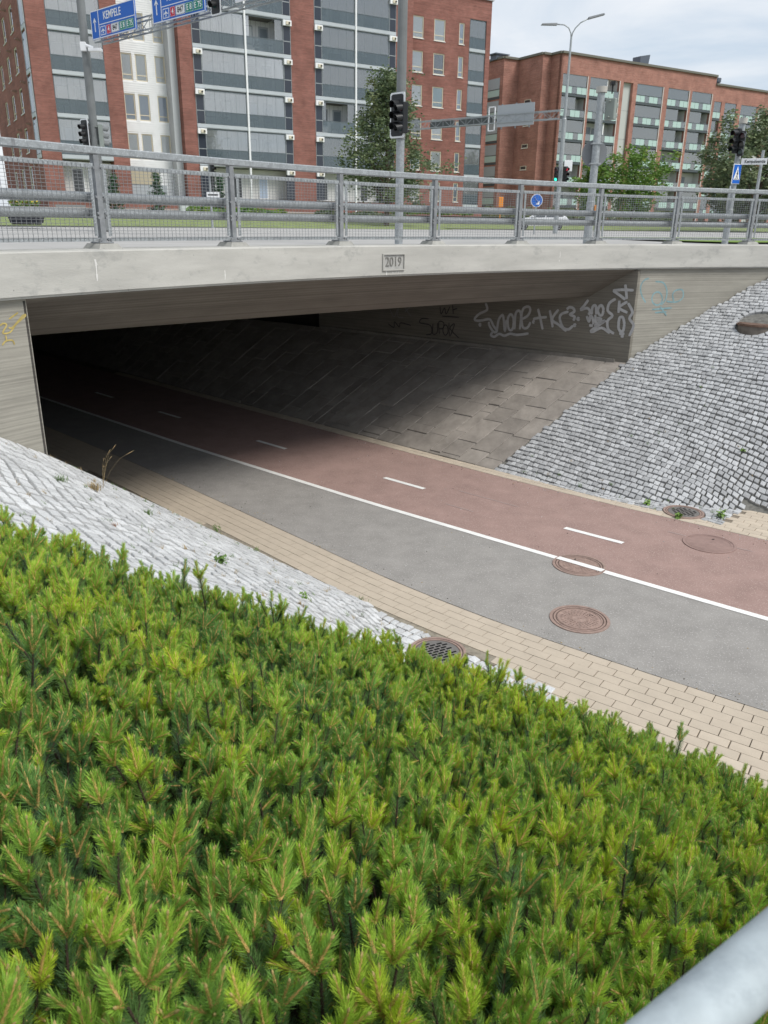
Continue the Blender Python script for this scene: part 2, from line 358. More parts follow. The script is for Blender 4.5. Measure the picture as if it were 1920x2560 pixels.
# road deck polygon just behind the bridge edge, out to q=24
mb = MB(); sS = [-9+i*.75 for i in range(60)]; vs = []
for s in sS:
    p, _ = bc(s, -.25); pp = p.dot(FU)
    for k in range(7):
        q0 = -p.dot(FV); q = q0+(24-q0)*k/6 if q0 < 24 else q0+.01*k
        vs.append(UV(pp, q, zq(q)))
fs = [(i*7+k, (i+1)*7+k, (i+1)*7+k+1, i*7+k+1) for i in range(len(sS)-1) for k in range(6)]
mb.add(vs, fs); struct('bridge_road', mb, road_asph)
def band(q0, q1, p0, p1, zf, dz=0, m=None, name='road', step=8, nq=4, q0f=None, q1f=None):
    mb = MB(); k = max(1, int((p1-p0)/step)); vs = []
    for i in range(k+1):
        p = p0+(p1-p0)*i/k
        a = q0f(p) if q0f else q0; b = q1f(p) if q1f else q1
        for j in range(nq+1):
            q = a+(b-a)*j/nq; vs.append(UV(p, q, zf(q, p)+dz))
    mb.add(vs, [(i*(nq+1)+j, (i+1)*(nq+1)+j, (i+1)*(nq+1)+j+1, i*(nq+1)+j+1) for i in range(k) for j in range(nq)])
    return struct(name, mb, m)
band(24, 46, -160, 260, lambda q, p: zq(q), 0, road_asph, 'road')
band(14, 24, -160, -3, lambda q, p: zq(q)-.03, 0, road_asph, 'road')
# left pavement (pink), kerb strip
band(30.0, 38, -90, -3.5, lambda q, p: zq(q)+.10, 0, pave_pink, 'pavement')
band(29.75, 30.0, -90, -3.5, lambda q, p: zq(q)+.13, 0, kerb_mat, 'kerb')
# lawn rising to the buildings
band(40, 72, -90, 9, lambda q, p: zlawn(q, p), .02, grass_mat, 'lawn', nq=16)
band(44, 72, 9, 34, lambda q, p: zlawn(q, p)-.1*(p > 20), .02, grass_mat, 'lawn', nq=16)
band(43.7, 44, 9, 34, lambda q, p: -.12, 0, kerb_mat, 'kerb')
band(39.7, 40.0, -90, 9, lambda q, p: -.13, 0, kerb_mat, 'kerb')
band(64, 67, -90, 34, lambda q, p: zlawn(q, p), .045, mat('footpath_gravel', (.36,.33,.29), rough=1, var=.1, scale=1), 'footpath')
band(72, 400, -400, 600, lambda q, p: .95, 0, grass_mat, 'park_ground', step=40, nq=10)
zst = lambda q, p: -.26+1.2*max(0, min(1, (q-58)/20))
band(46, 78, 34, 300, zst, 0, road_asph, 'street', nq=8)
band(57, 78, 36, 200, zst, .05, grass_mat, 'verge', nq=8)
band(17.5, 24, 24, 34, lambda q, p: zq(q)+.06, 0, mat('island_grass', (.16,.24,.05), rough=1, var=.4, scale=4), 'traffic_island', step=2)
# painted lines on the road
for q, p0, p1 in ((26.6, -30, -9), (33, 0, 16), (36.5, 2, 40), (22.4, -14, -7)):
    band(q, q+.14, p0, p1, lambda q, p: zq(q), .006, white_paint, 'lane_line', nq=1)

# ------------------------------------------------------------------ SETTING: sunken path
struct('path_base', strip(lambda a: 4.5, lambda a: 16, -8, 48, PZ-.014, 2), mat('paver_joint_fill', (.22,.185,.145), rough=1, var=.3, scale=14))
struct('footway_asphalt', strip(fG, fW, -7, 46, PZ, .4), asphalt)
struct('cycle_lane', strip(fW, fR, -7, 46, PZ, .4), asphalt_red)
struct('lane_line', strip(lambda a: fW(a)-.055, lambda a: fW(a)+.055, -7, 46, PZ+.006, .4), white_paint)
def dash(a0, a1):
    return strip(lambda a: fD(a)-.05, lambda a: fD(a)+.05, a0, a1, PZ+.006, .25)
for a1 in (22.5+4.1, 21.55+.0, 17.2+.95, 13.1+.96, 9.15+.97, 5.1+1.07, 1.15+1.0, -2.9+1):
    struct('lane_dash', dash(a1-1.0, a1), white_paint)
mb = MB()
for a0, a1, dn in ((3.6, 4.9, .95), (7.3, 8.6, .35), (7.7, 8.3, -.4), (-.6, .8, .2)):
    strip(lambda a: fD(a)+dn, lambda a: fD(a)+dn+.018, a0, a1, PZ+.005, .3, mb=mb)
struct('faded_line', mb, mat('faded_marking', (.42,.33,.31), rough=.9))
# slopes: dark joint beds under stones
def grid(f, u0, u1, nu, v0, v1, nv, ok=None):
    mb = MB(); vs = [f(u0+(u1-u0)*i/nu, v0+(v1-v0)*j/nv) for i in range(nu+1) for j in range(nv+1)]
    fs = []
    for i in range(nu):
        for j in range(nv):
            q = (i*(nv+1)+j, (i+1)*(nv+1)+j, (i+1)*(nv+1)+j+1, i*(nv+1)+j+1)
            if ok is None or ok(u0+(u1-u0)*(i+.5)/nu, v0+(v1-v0)*(j+.5)/nv): fs.append(q)
    mb.add(vs, fs); return mb
struct('right_bank', grid(lambda a, n: AN(a, n, Rza(a, n)-.04), -8, 46, 180, NF_R, 20.5, 80), joint_sand)
struct('right_upper_ground', grid(lambda a, n: AN(a, n, Rz(20.5)-.03), -200, 7.5, 20, 20.5, 220, 20), grass_mat)
struct('left_bank', grid(lambda a, n: AN(a, n, Lz(a, n)-.03), 2.2, 46, 180, 0.0, NF_L, 52), mat('joint_pale', (.20,.195,.18), rough=1, var=.5, scale=9))
struct('edging_sand', strip(lambda a: NF_L-.06, lambda a: fG(a)-.1, 4.3, 40, PZ-.008, .4), mat('edging_fill', (.27,.24,.19), rough=1, var=.3, scale=12))
struct('planting_bed', grid(lambda a, n: AN(a, n, Pz(a, n)-.02-(.06 if a > 2 else 0)), -12, 8, 40, -4, NF_L-.5, 22, ok=lambda a, n: not (a > 3.0 and n > 4.6) and not (a > 5.4 and n > 2.0)), soil)
struct('left_upper_ground', grid(lambda a, n: AN(a, n, -1.5), -60, 60, 12, -80, -4, 12, ok=lambda a, n: a < 9), soil)

# ------------------------------------------------------------------ BRIDGE
br = thing('bridge', 'concrete road bridge over the sunken path, edge beam stamped 2019', 'bridge')
def sweep(prof, s0, s1, ds=.5):
    mb = MB(); n = len(prof); k = max(1, int(round((s1-s0)/ds))); vs = []
    for i in range(k+1):
        s = s0+(s1-s0)*i/k
        for e, z in prof:
            ee = e(s) if callable(e) else e; vs.append(B3(s, ee, z))
    fs = [(i*n+j, (i+1)*n+j, (i+1)*n+(j+1)%n, i*n+(j+1)%n) for i in range(k) for j in range(n)] + [tuple(range(n))[::-1], tuple(k*n+j for j in range(n))]
    mb.add(vs, fs); return mb
sweep([(.40,-.785),(.40,-.335),(.385,-.32),(-.25,-.315),(-.25,-.80),(.32,-.80),(.34,-.815),(.37,-.815),(.38,-.785)], -9, 36).build('edge_beam', br, concrete_light)
EH = [(-3,-1.5),(-.35,-1.19),(1.9,-.72),(4.9,-.42),(8,-.38),(11.1,-.55),(14,-1.0),(20,-1.5)]
eh = lambda s: smoothtab(EH, s, 1.2)
# haunch: sloping concrete face from the edge beam in to the soffit, clipped between the two abutments
mb = MB(); S_L, S_R = -2.6, 13.2; vs = []; K = 40
for i in range(K+1):
    s = S_L+(S_R-S_L)*i/K
    vs += [B3(s, .30, -.80), B3(s, .26, -.86), B3(s, eh(s), -1.44), B3(s, -1.8, -1.44), B3(s, -1.8, -.82)]
mb.add(vs, [(i*5+j, (i+1)*5+j, (i+1)*5+j+1, i*5+j+1) for i in range(K) for j in range(4)])
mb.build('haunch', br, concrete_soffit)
# deck slab
mb = MB(); o1 = [bc(-3+i*1.0, -1.75)[0] for i in range(22)]
far = [AN(46, 19), AN(46, 0.5)]
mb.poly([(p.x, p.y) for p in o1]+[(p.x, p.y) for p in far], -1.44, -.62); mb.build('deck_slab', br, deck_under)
# abutment walls (inner faces) – boxes with thickness
def wallbox(p0, d, length, nrm, thick, z0, z1):
    a = Vector(p0); b = a+Vector(d)*length; t = Vector(nrm)*thick
    return MB().poly([(a.x, a.y), (b.x, b.y), ((b+t).x, (b+t).y), ((a+t).x, (a+t).y)], z0, z1)
WN = Vector((-WD.y, WD.x))      # points to the left/back of the wall direction
outR = -WN if (-WN).dot(N2) > 0 else WN
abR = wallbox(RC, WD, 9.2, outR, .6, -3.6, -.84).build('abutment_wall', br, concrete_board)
tunnel_shade = board_concrete('concrete_tunnel_shade', (.07, .065, .058))  # same concrete darkened: shade deep in the underpass put into the colour
wallbox(RC+WD*9.2+outR*.35, WD, 32, outR, .6, -3.6, -1.3).build('abutment_wall', br, tunnel_shade)
wallbox(RC-outR*.05+WD*.3, WD, 8.8, outR, .1, -3.4, -2.74).build('wall_footing', br, mat('footing_concrete', (.24,.225,.2), rough=.9, var=.2, scale=3))
WDL = Vector((math.cos(R(138)), math.sin(R(138))))
outL = -N2
wallbox(LC, WDL, 40, outL, .6, -4.0, -.84).build('abutment_wall', br, tunnel_shade)
# outer wing walls under the beam, following the bridge edge
def wing(s0, s1, z0, side):
    mb = MB(); k = 24; vs = []
    for i in range(k+1):
        s = s0+(s1-s0)*i/k
        for e, z in ((.30, z0), (.30, -.803), (-.2, -.803), (-.2, z0)): vs.append(B3(s, e, z))
    mb.add(vs, [(i*4+j, (i+1)*4+j, (i+1)*4+(j+1)%4, i*4+(j+1)%4) for i in range(k) for j in range(4)]+[(0,1,2,3), (k*4+3, k*4+2, k*4+1, k*4)])
    return mb
wing(11.62, 34, -3.6, 1).build('wing_wall', br, concrete_wing)
wing(-9, -1.33, -4.2, 0).build('wing_wall', br, concrete_wing)
# added wall across the underpass to keep light out; depth shade in its colour
wallbox(AN(46, 0), N2, 20, A2, .5, -5, -.6).build('end_wall', br, tunnel_shade)
# stamped year: recessed-look frame and raised digits on the beam
mb = MB(); rq = random.Random(2)
for s_, top_, ln_, w_ in ((4.93,-.72,.07,.02),(5.08,-.715,.055,.012),(5.15,-.715,.06,.014),(5.20,-.72,.045,.012),(-.42,-.42,.33,.022),(-.40,-.36,.14,.012),(1.62,-.50,.24,.016),(9.3,-.45,.2,.014)):
    pa, ha = bc(s_, .4015); P = [Vector((pa.x+math.cos(ha)*rq.uniform(-.008,.008), pa.y+math.sin(ha)*rq.uniform(-.008,.008), top_-ln_*q/6)) for q in range(7)]
    for q in range(6):
        ww = w_*rq.uniform(.3,.7); tq = Vector((math.cos(ha), math.sin(ha), 0)); mb.add([P[q]-tq*ww, P[q]+tq*ww, P[q+1]+tq*ww*.8, P[q+1]-tq*ww*.8], [(0,1,2,3)])
mb.build('lime_streaks', br, mat('lime_white', (.70,.69,.66), rough=.9), fix=False, kind='stuff')
pc, hh = bc(5.085, .40); ty = Vector((math.cos(hh), math.sin(hh), 0)); ny = Vector((math.sin(hh), -math.cos(hh), 0)); cz = -.58
year_dark = mat('stamp_shadow_concrete', (.40,.395,.375), rough=.9, var=.15, scale=8)
mb = MB().use(year_dark)
c0 = Vector((pc.x, pc.y, cz))
mb.obox(c0+ny*.001, ty, ny, (0,0,1), .46, .004, .235)
pl = mb.build('year_plate', br)
mb = MB()
for dx, dz, w_, h_ in ((0,.126,.50,.018),(0,-.126,.50,.018),(-.241,0,.018,.235),(.241,0,.018,.235)):
    mb.obox(c0+ny*.014+ty*dx+Vector((0,0,dz)), ty, ny, (0,0,1), w_, .028, h_)
mb.build('year_frame', pl, concrete_light)

FONTC = {}
def text_mesh(txt, size, depth=.004, bold=0.0, cx='CENTER', sx=1.0):
    cu = bpy.data.curves.new('t', 'FONT'); cu.body = txt; cu.size = size; cu.extrude = depth/2; cu.offset = bold; cu.align_x = cx; cu.align_y = 'CENTER'; cu.resolution_u = 3
    o = bpy.data.objects.new('t', cu); C.objects.link(o); bpy.context.view_layer.update()
    me = bpy.data.meshes.new_from_object(o); bpy.data.objects.remove(o)
    if sx != 1.0:
        for v in me.vertices: v.co.x *= sx
    return me
def put_text(name, txt, size, c, tx, nrm, m, parent, depth=.004, bold=0.0, sx=1.0, upv=(0,0,1), label=None):
    """text mesh placed at world/parent-space point c, reading along tx, facing nrm"""
    me = text_mesh(txt, size, depth, bold, sx=sx); tx = Vector(tx).normalized(); nrm = Vector(nrm).normalized(); u = nrm.cross(tx)
    M = Matrix(((tx.x, u.x, nrm.x, c[0]), (tx.y, u.y, nrm.y, c[1]), (tx.z, u.z, nrm.z, c[2]), (0,0,0,1)))
    me.transform(M); me.materials.clear(); me.materials.append(m)
    return link(name, me, parent)
put_text('year_digits', '2019', .215, c0+ny*.006, ty, ny, mat('concrete_digits', (.21,.205,.19), rough=.9), pl, depth=.016, sx=.86)

# graffiti: flat spray-paint ribbons on the walls
GR = {"white":[[[3.7,-1.76],[3.65,-1.91],[3.86,-2.02],[3.99,-2.15],[3.93,-2.19],[3.77,-2.17],[3.56,-2.13],[3.45,-2.27],[3.34,-2.39],[3.43,-2.42],[3.56,-2.28],[3.58,-2.19]],[[3.81,-2.28],[3.82,-2.3],[3.84,-2.29],[3.84,-2.27],[3.82,-2.26],[3.81,-2.28]],[[3.34,-2.39],[3.31,-2.12],[3.21,-2.0],[3.17,-2.12],[3.12,-2.38],[3.1,-2.11]],[[2.9,-2.15],[2.9,-2.24],[2.92,-2.31],[2.96,-2.34],[3.01,-2.32],[3.04,-2.25],[3.06,-2.16],[3.06,-2.07],[3.03,-2.0],[2.99,-1.97],[2.95,-1.99],[2.91,-2.06],[2.9,-2.15]],[[2.86,-2.31],[2.86,-1.95],[2.77,-1.87],[2.71,-1.98],[2.72,-2.3]],[[2.67,-2.05],[2.54,-1.97],[2.48,-1.84],[2.53,-1.76],[2.66,-1.81],[2.7,-2.0],[2.64,-2.24],[2.52,-2.24],[2.45,-2.11]],[[2.36,-2.1],[2.37,-2.11],[2.38,-2.11],[2.38,-2.09],[2.37,-2.08],[2.36,-2.1]],[[2.28,-1.79],[2.2,-2.01],[2.12,-2.25]],[[2.39,-2.03],[2.23,-1.99],[2.04,-1.96]],[[1.98,-1.8],[1.92,-1.99],[1.87,-2.18]],[[1.76,-1.77],[1.9,-2.0],[1.72,-2.11],[1.52,-2.24]],[[1.51,-1.8],[1.67,-1.86],[1.71,-1.97],[1.61,-2.16],[1.47,-2.19],[1.37,-2.1]],[[1.56,-1.75],[1.49,-1.7],[1.4,-1.72],[1.37,-1.79],[1.47,-1.86],[1.35,-1.9],[1.37,-1.99]],[[1.24,-1.94],[1.25,-1.96],[1.27,-1.95],[1.27,-1.93],[1.26,-1.92],[1.24,-1.94]],[[1.31,-2.09],[1.32,-2.1],[1.34,-2.1],[1.34,-2.08],[1.32,-2.07],[1.31,-2.09]],[[1.06,-1.51],[1.15,-1.65],[1.22,-1.74],[1.07,-1.69],[0.99,-1.76],[1.03,-1.83]],[[0.95,-1.82],[0.94,-1.65],[0.87,-1.63],[0.84,-1.81]],[[0.68,-1.71],[0.69,-1.78],[0.71,-1.82],[0.75,-1.82],[0.79,-1.78],[0.81,-1.72],[0.8,-1.66],[0.77,-1.62],[0.74,-1.61],[0.7,-1.65],[0.68,-1.71]],[[1.06,-1.86],[0.99,-1.98],[0.97,-1.85],[0.91,-1.91],[0.88,-2.03]],[[0.86,-1.82],[0.81,-2.01],[0.71,-1.9],[0.82,-1.9],[0.67,-2.0]],[[0.98,-2.06],[0.89,-2.06]],[[0.86,-2.06],[0.6,-1.92],[0.91,-2.16],[0.87,-2.19],[0.68,-2.09],[0.48,-2.19]],[[0.43,-1.45],[0.56,-1.55],[0.58,-1.71],[0.46,-1.81],[0.56,-1.93],[0.52,-2.11],[0.38,-2.19]],[[0.34,-1.48],[0.33,-1.74]],[[0.16,-1.49],[0.33,-1.63],[0.13,-1.72]],[[0.17,-1.97],[0.17,-2.05],[0.18,-2.11],[0.22,-2.13],[0.25,-2.12],[0.29,-2.06],[0.3,-1.98],[0.3,-1.9],[0.29,-1.84],[0.25,-1.82],[0.22,-1.83],[0.19,-1.89],[0.17,-1.97]],[[0.14,-1.52],[0.02,-1.7],[0.07,-1.84],[-0.04,-1.98],[0.03,-2.21]],[[0.25,-1.14],[0.21,-1.29],[0.18,-1.44]],[[0.51,-1.28],[0.29,-1.25],[0.05,-1.25]],[[0.51,-1.28],[0.36,-1.36],[0.21,-1.45]],[[0.26,-2.18],[0.14,-2.17]],[[0.22,-2.23],[0.15,-2.23]],[[3.45,-2.43],[3.49,-2.5],[3.39,-2.53],[3.26,-2.45],[3.11,-2.48],[2.96,-2.42],[2.76,-2.43],[2.47,-2.37]]],"black":[[[5.37,-2.26],[5.59,-2.27],[5.64,-2.38],[5.31,-2.42],[5.27,-2.62],[5.44,-2.67]],[[5.23,-2.37],[5.23,-2.62],[5.09,-2.58],[5.09,-2.34]],[[5.02,-2.62],[5.05,-2.31],[4.9,-2.32],[4.92,-2.46],[5.03,-2.48]],[[4.76,-2.49],[4.77,-2.57],[4.82,-2.62],[4.87,-2.61],[4.91,-2.54],[4.91,-2.46],[4.88,-2.39],[4.83,-2.37],[4.78,-2.41],[4.76,-2.49]],[[4.74,-2.31],[4.7,-2.64],[4.57,-2.32],[4.7,-2.45],[4.42,-2.66]],[[5.03,-1.93],[4.99,-2.11],[4.89,-1.95],[4.84,-2.1],[4.73,-1.91]],[[4.96,-2.16],[4.45,-2.15]],[[6.68,-2.49],[6.49,-2.57],[6.47,-2.42],[6.31,-2.54],[6.26,-2.43],[5.93,-2.47]],[[4.65,-1.86],[4.62,-2.08]],[[4.62,-1.97],[4.51,-1.94]]],"pale":[[[6.62,-2.09],[6.47,-2.29],[6.36,-2.07]],[[6.33,-2.04],[6.34,-2.28],[6.14,-2.28]],[[6.12,-2.03],[5.91,-2.24]],[[5.95,-2.0],[6.12,-2.14]]],"blue":[[[11.97,-1.55],[11.79,-1.35],[11.74,-1.16],[11.85,-1.03],[12.07,-1.02],[12.19,-1.12],[12.16,-1.29],[12.05,-1.42],[11.93,-1.44]],[[12.14,-1.08],[12.37,-1.11],[12.5,-1.27],[12.5,-1.46],[12.39,-1.58]],[[12.4,-1.44],[12.4,-1.51],[12.35,-1.56],[12.28,-1.58],[12.2,-1.56],[12.13,-1.51],[12.1,-1.44],[12.11,-1.37],[12.16,-1.32],[12.23,-1.3],[12.31,-1.32],[12.37,-1.38],[12.4,-1.44]],[[12.53,-1.5],[12.73,-1.52],[12.68,-1.37],[12.75,-1.28],[12.94,-1.27],[12.99,-1.42],[12.88,-1.51],[12.73,-1.53]],[[12.14,-1.67],[12.7,-1.65]],[[12.24,-1.74],[12.57,-1.73]],[[12.37,-1.61],[12.58,-1.81]]],"yellow":[[[-1.69,-1.08],[-1.65,-1.06],[-1.61,-1.08],[-1.67,-1.16],[-1.58,-1.16],[-1.49,-1.08],[-1.36,-1.0],[-1.4,-1.0],[-1.54,-1.11],[-1.59,-1.11]],[[-1.57,-1.02],[-1.51,-0.99],[-1.45,-0.96]],[[-1.7,-1.29],[-1.65,-1.25],[-1.57,-1.25],[-1.55,-1.3]],[[-1.64,-1.19],[-1.64,-1.25]]]}
def ribbon(mb, pts, w_, nrm):
    pts = [Vector(p) for p in pts]; q = []
    for i in range(len(pts)-1):      # Catmull-Rom
        p0 = pts[max(i-1, 0)]; p1 = pts[i]; p2 = pts[i+1]; p3 = pts[min(i+2, len(pts)-1)]
        for k in range(4):
            t = k/4; q.append(.5*((2*p1)+(p2-p0)*t+(2*p0-5*p1+4*p2-p3)*t*t+(3*p1-p0-3*p2+p3)*t**3))
    q.append(pts[-1]); vs = []
    for i, p in enumerate(q):
        d = (q[min(i+1, len(q)-1)]-q[max(i-1, 0)]); d = d.normalized() if d.length > 1e-6 else Vector((0,0,1))
        x = d.cross(nrm).normalized(); ww = w_/2*(.75 if i in (0, len(q)-1) else 1)
        vs += [p+x*ww, p-x*ww]
    mb.add(vs, [(2*i, 2*i+1, 2*i+3, 2*i+2) for i in range(len(q)-1)])
nin = -outR; n3 = Vector((nin.x, nin.y, 0))
def gwall(key, w_, m_, off, name='graffiti'):
    for k, s in enumerate(GR[key]):
        mb = MB(); ribbon(mb, [Vector((RC.x+WD.x*t+nin.x*(off+.0007*k), RC.y+WD.y*t+nin.y*(off+.0007*k), z)) for t, z in s], w_, n3)
        yield mb
def join(mbs):
    r = MB()
    for b in mbs: r.add(b.v, b.f)
    return r
sp_white = mat('spray_paint_silver', (.50,.50,.50), rough=.6, var=.12, scale=10)
join(gwall('white', .06, None, .004)).build('graffiti', abR, sp_white, fix=False, label='large silver spray graffiti reading Snone + KC on the inner wall')
join(gwall('black', .026, None, .004)).build('graffiti', abR, mat('spray_paint_black', (.05,.048,.048), rough=.6), fix=False, label='black graffiti tags deeper inside the underpass')
join(gwall('pale', .022, None, .03)).build('graffiti', abR, mat('spray_paint_pale', (.25,.25,.24), rough=.7), fix=False, label='thin pale scrawl beside the black tags')
def gcurve(key, w_):
    r = MB()
    for k, s in enumerate(GR[key]):
        mid = s[len(s)//2][0]; _, h = bc(mid); n_ = Vector((math.sin(h), -math.cos(h), 0)); ribbon(r, [B3(a, .304+.0007*k, z) for a, z in s], w_, n_)
    return r
gcurve('blue', .034).build('graffiti', br, mat('spray_paint_blue', (.20,.32,.34), rough=.7, var=.3, scale=9), fix=False, label='pale blue looping graffiti on the right wing wall')
gcurve('yellow', .017).build('graffiti', br, mat('spray_paint_yellow', (.46,.36,.12), rough=.7, var=.3, scale=9), fix=False, label='yellow scrawl on the left wing wall')

# ------------------------------------------------------------------ slope slabs under the bridge (right side)
def slab_pt(t, v, lift=0):
    """t metres into the tunnel from the seam, v 0..1 up the slope"""
    foot = AN(8.96+t, NF_R); top = RC+WD*t*1.01
    p = foot.lerp(top, v); z = PZ + (2.78 - 2.78 + 1.87)*v
    return Vector((p.x, p.y, z+lift))
sb = thing('slab_slope', 'large grey stone slabs paving the shaded slope under the bridge', 'paved slope')
MB_ = MB(); vs = []
for i in range(37):
    vs += [slab_pt(i, 0, -.06), slab_pt(i, 1, -.06)]
MB_.add(vs, [(2*i, 2*i+1, 2*i+3, 2*i+2) for i in range(36)]); MB_.build('bedding', sb, joint_sand)
t = .02; cnt = 0; rs = random.Random(3); extra = MB(); SL = 4.15
while t < 33:
    wd_ = rs.choice((.30, .45, .52, .52, .6)); v = rs.uniform(-.12, 0)
    while v < 1:
        ln = rs.choice((.28, .5, .55, .7, .8))/SL; v0 = max(0, v); v1 = min(1, v+ln)
        if v1-v0 > .02:
            g, gv = .009, .009/SL; h = rs.uniform(-.008, .009); tilt = rs.uniform(-.004, .004)
            P = [slab_pt(t+g, v0+gv, -.05), slab_pt(t+wd_-g, v0+gv, -.05), slab_pt(t+wd_-g, v1-gv, -.05), slab_pt(t+g, v1-gv, -.05),
                 slab_pt(t+g, v0+gv, h+tilt), slab_pt(t+wd_-g, v0+gv, h), slab_pt(t+wd_-g, v1-gv, h-tilt), slab_pt(t+g, v1-gv, h)]
            if cnt < 290: MB().hexa(P).build('slab', sb, slab_mat, bevel=.004); cnt += 1
            else: extra.hexa(P)
        v += ln
    t += wd_
if extra.v: extra.build('slabs_beyond', sb, slab_mat, kind='stuff')

# ------------------------------------------------------------------ cobbles
rc = random.Random(11); XG = 1; TOPF = .91; GAPC = .008; LMIN, LMAX = .082, .135; HJ = .006
def cobble_verts(c, ux, uy, nz, sx, sy, h):
    ax = [rc.uniform(.86, 1.03) for _ in range(4)]; c = c+uy*rc.uniform(-.006,.006); cor = ((-1,-1),(1,-1),(1,1),(-1,1)); lo, mid, top = [], [], []
    jx = [(rc.uniform(-.008,.008), rc.uniform(-.007,.007)) for _ in range(4)]
    for k, (i, j) in enumerate(cor):
        px, py = i*sx/2*ax[k]+jx[k][0], j*sy/2*ax[(k+1)%4]+jx[k][1]; tp = TOPF
        lo.append(c+ux*px+uy*py-nz*.05); mid.append(c+ux*px*.99+uy*py*.99+nz*(h-.008)); top.append(c+ux*px*tp+uy*py*tp+nz*(h+rc.uniform(-.003,.003)))
    ctr = [c+nz*(h+.003)]
    f = [(i, (i+1)%4, 4+(i+1)%4, 4+i) for i in range(4)]+[(4+i, 4+(i+1)%4, 8+(i+1)%4, 8+i) for i in range(4)]+[(8+i, 8+(i+1)%4, 12) for i in range(4)]
    return lo+mid+top+ctr, f
def cobble_area(name, label, zf, region, a0, a1, n0, n1, dn, m_, bend, holes, big):
    th = thing(name, label, 'cobbled slope'); stones = []
    n = n0; row = 0
    while n < n1:
        a = a0+rc.uniform(0, .12)
        while a < a1:
            la = rc.uniform(LMIN, LMAX); ac = a+la/2; nn = n+bend(ac, n); x, y = AN(ac, nn)
            if region(ac, nn, x, y) and all((Vector((x, y))-h[0]).length > h[1] for h in holes):
                e = .02; tz = (zf(ac, nn+e)-zf(ac, nn-e))/(2*e); ta = (zf(ac+e, nn)-zf(ac-e, nn))/(2*e)
                tb = (bend(ac+.05, n)-bend(ac-.05, n))/.1
                ux = Vector((A2.x+N2.x*tb, A2.y+N2.y*tb, ta+tz*tb)).normalized(); uy = Vector((N2.x, N2.y, tz)).normalized(); nz = ux.cross(uy).normalized()
                if nz.z < 0: nz = -nz
                stones.append((Vector((x, y, zf(ac, nn)+rc.uniform(-HJ, HJ))), ux, uy, nz, la-GAPC*XG, dn-GAPC))
            a += la
        n += dn; row += 1
    for (hc, hr, hz, k, tilt) in big:       # rings of stones set round covers
        for i in range(k):
            t_ = 2*PI*i/k; x, y = hc.x+math.cos(t_)*(hr+.06), hc.y+math.sin(t_)*(hr+.06); aa, nn = an_of(x, y)
            if not region(aa, nn, x, y): continue
            e = .02; tz = (zf(aa, nn+e)-zf(aa, nn-e))/(2*e); ux0 = Vector((-math.sin(t_), math.cos(t_))); ux = Vector((ux0.x, ux0.y, tz*ux0.dot(N2))).normalized()
            uy0 = Vector((math.cos(t_), math.sin(t_))); uy = Vector((uy0.x, uy0.y, tz*uy0.dot(N2))).normalized(); nz = ux.cross(uy).normalized(); nz = nz if nz.z > 0 else -nz
            stones.append((Vector((x, y, zf(aa, nn))), ux, uy, nz, 2*PI*(hr+.05)/k-.012, .105))
    stones.sort(key=lambda q: q[0].length); near = stones[:295]; rest = stones[295:]
    for q in near:
        vs, f = cobble_verts(q[0], q[1], q[2], q[3], q[4], q[5], .012); MB().add(vs, f).build('cobble', th, m_, fix=False)
    mb = MB()
    for q in rest:
        vs, f = cobble_verts(q[0], q[1], q[2], q[3], q[4], q[5], .012); mb.add(vs, f)
    mb.build('cobbles_beyond', th, m_, fix=False, kind='stuff'); return th
drainR = Vector((5.23, 12.80)); drainL = Vector((.64, 7.93)); hatch = Vector((7.95, 17.15))
def Rz2(a, n): return Rza(a, n)
def regR(a, n, x, y):
    if e_of(x, y) < .34: return False
    s_ = n-NF_R
    if a > 8.93-.195*s_ : return False
    if n < fR(a)+.24: return False
    if a < 4.45 and n < 13.88 : return False
    return True
def bendR(a, n):
    d = (AN(a, n)-drainR).length
    return .05*math.sin(a*.8+n*.5)*min(1, (n-12)/3)+.18*math.exp(-(d/1.1)**2)
cobble_area('cobbled_slope', 'grey granite cobbles on the open slope right of the underpass', Rz2, regR, -3, 9.2, 12.42, 20.4, .108, cobble_mat, bendR, [(drainR, .42), (hatch, .47)], [(drainR, .345, 0, 20, 0), (hatch, .40, 0, 22, 0)])
XG = 2.6; TOPF = .93; GAPC = .006; LMIN, LMAX = .10, .15; HJ = .009
def Lz2(a, n): return Lz(a, n)
def regL(a, n, x, y):
    if n > NF_L-.05: return False
    if e_of(x, y) < .32 and n < 3.66: return False
    if e_of(x, y) < .32 and n < 3.66+(a-9.1)*.03: return False
    return a < 15.5 and n > .2
cobble_area('cobbled_slope', 'bright pale cobbles on the steep slope between the young pines and the left wing wall', Lz2, regL, 3.2, 15.5, 0.3, NF_L, .128, cobble_left_mat,
            lambda a, n: .05*math.sin(a*1.4+n)+.03*math.sin(a*4.1), [(drainL, .42)], [(drainL, .345, 0, 20, 0)])

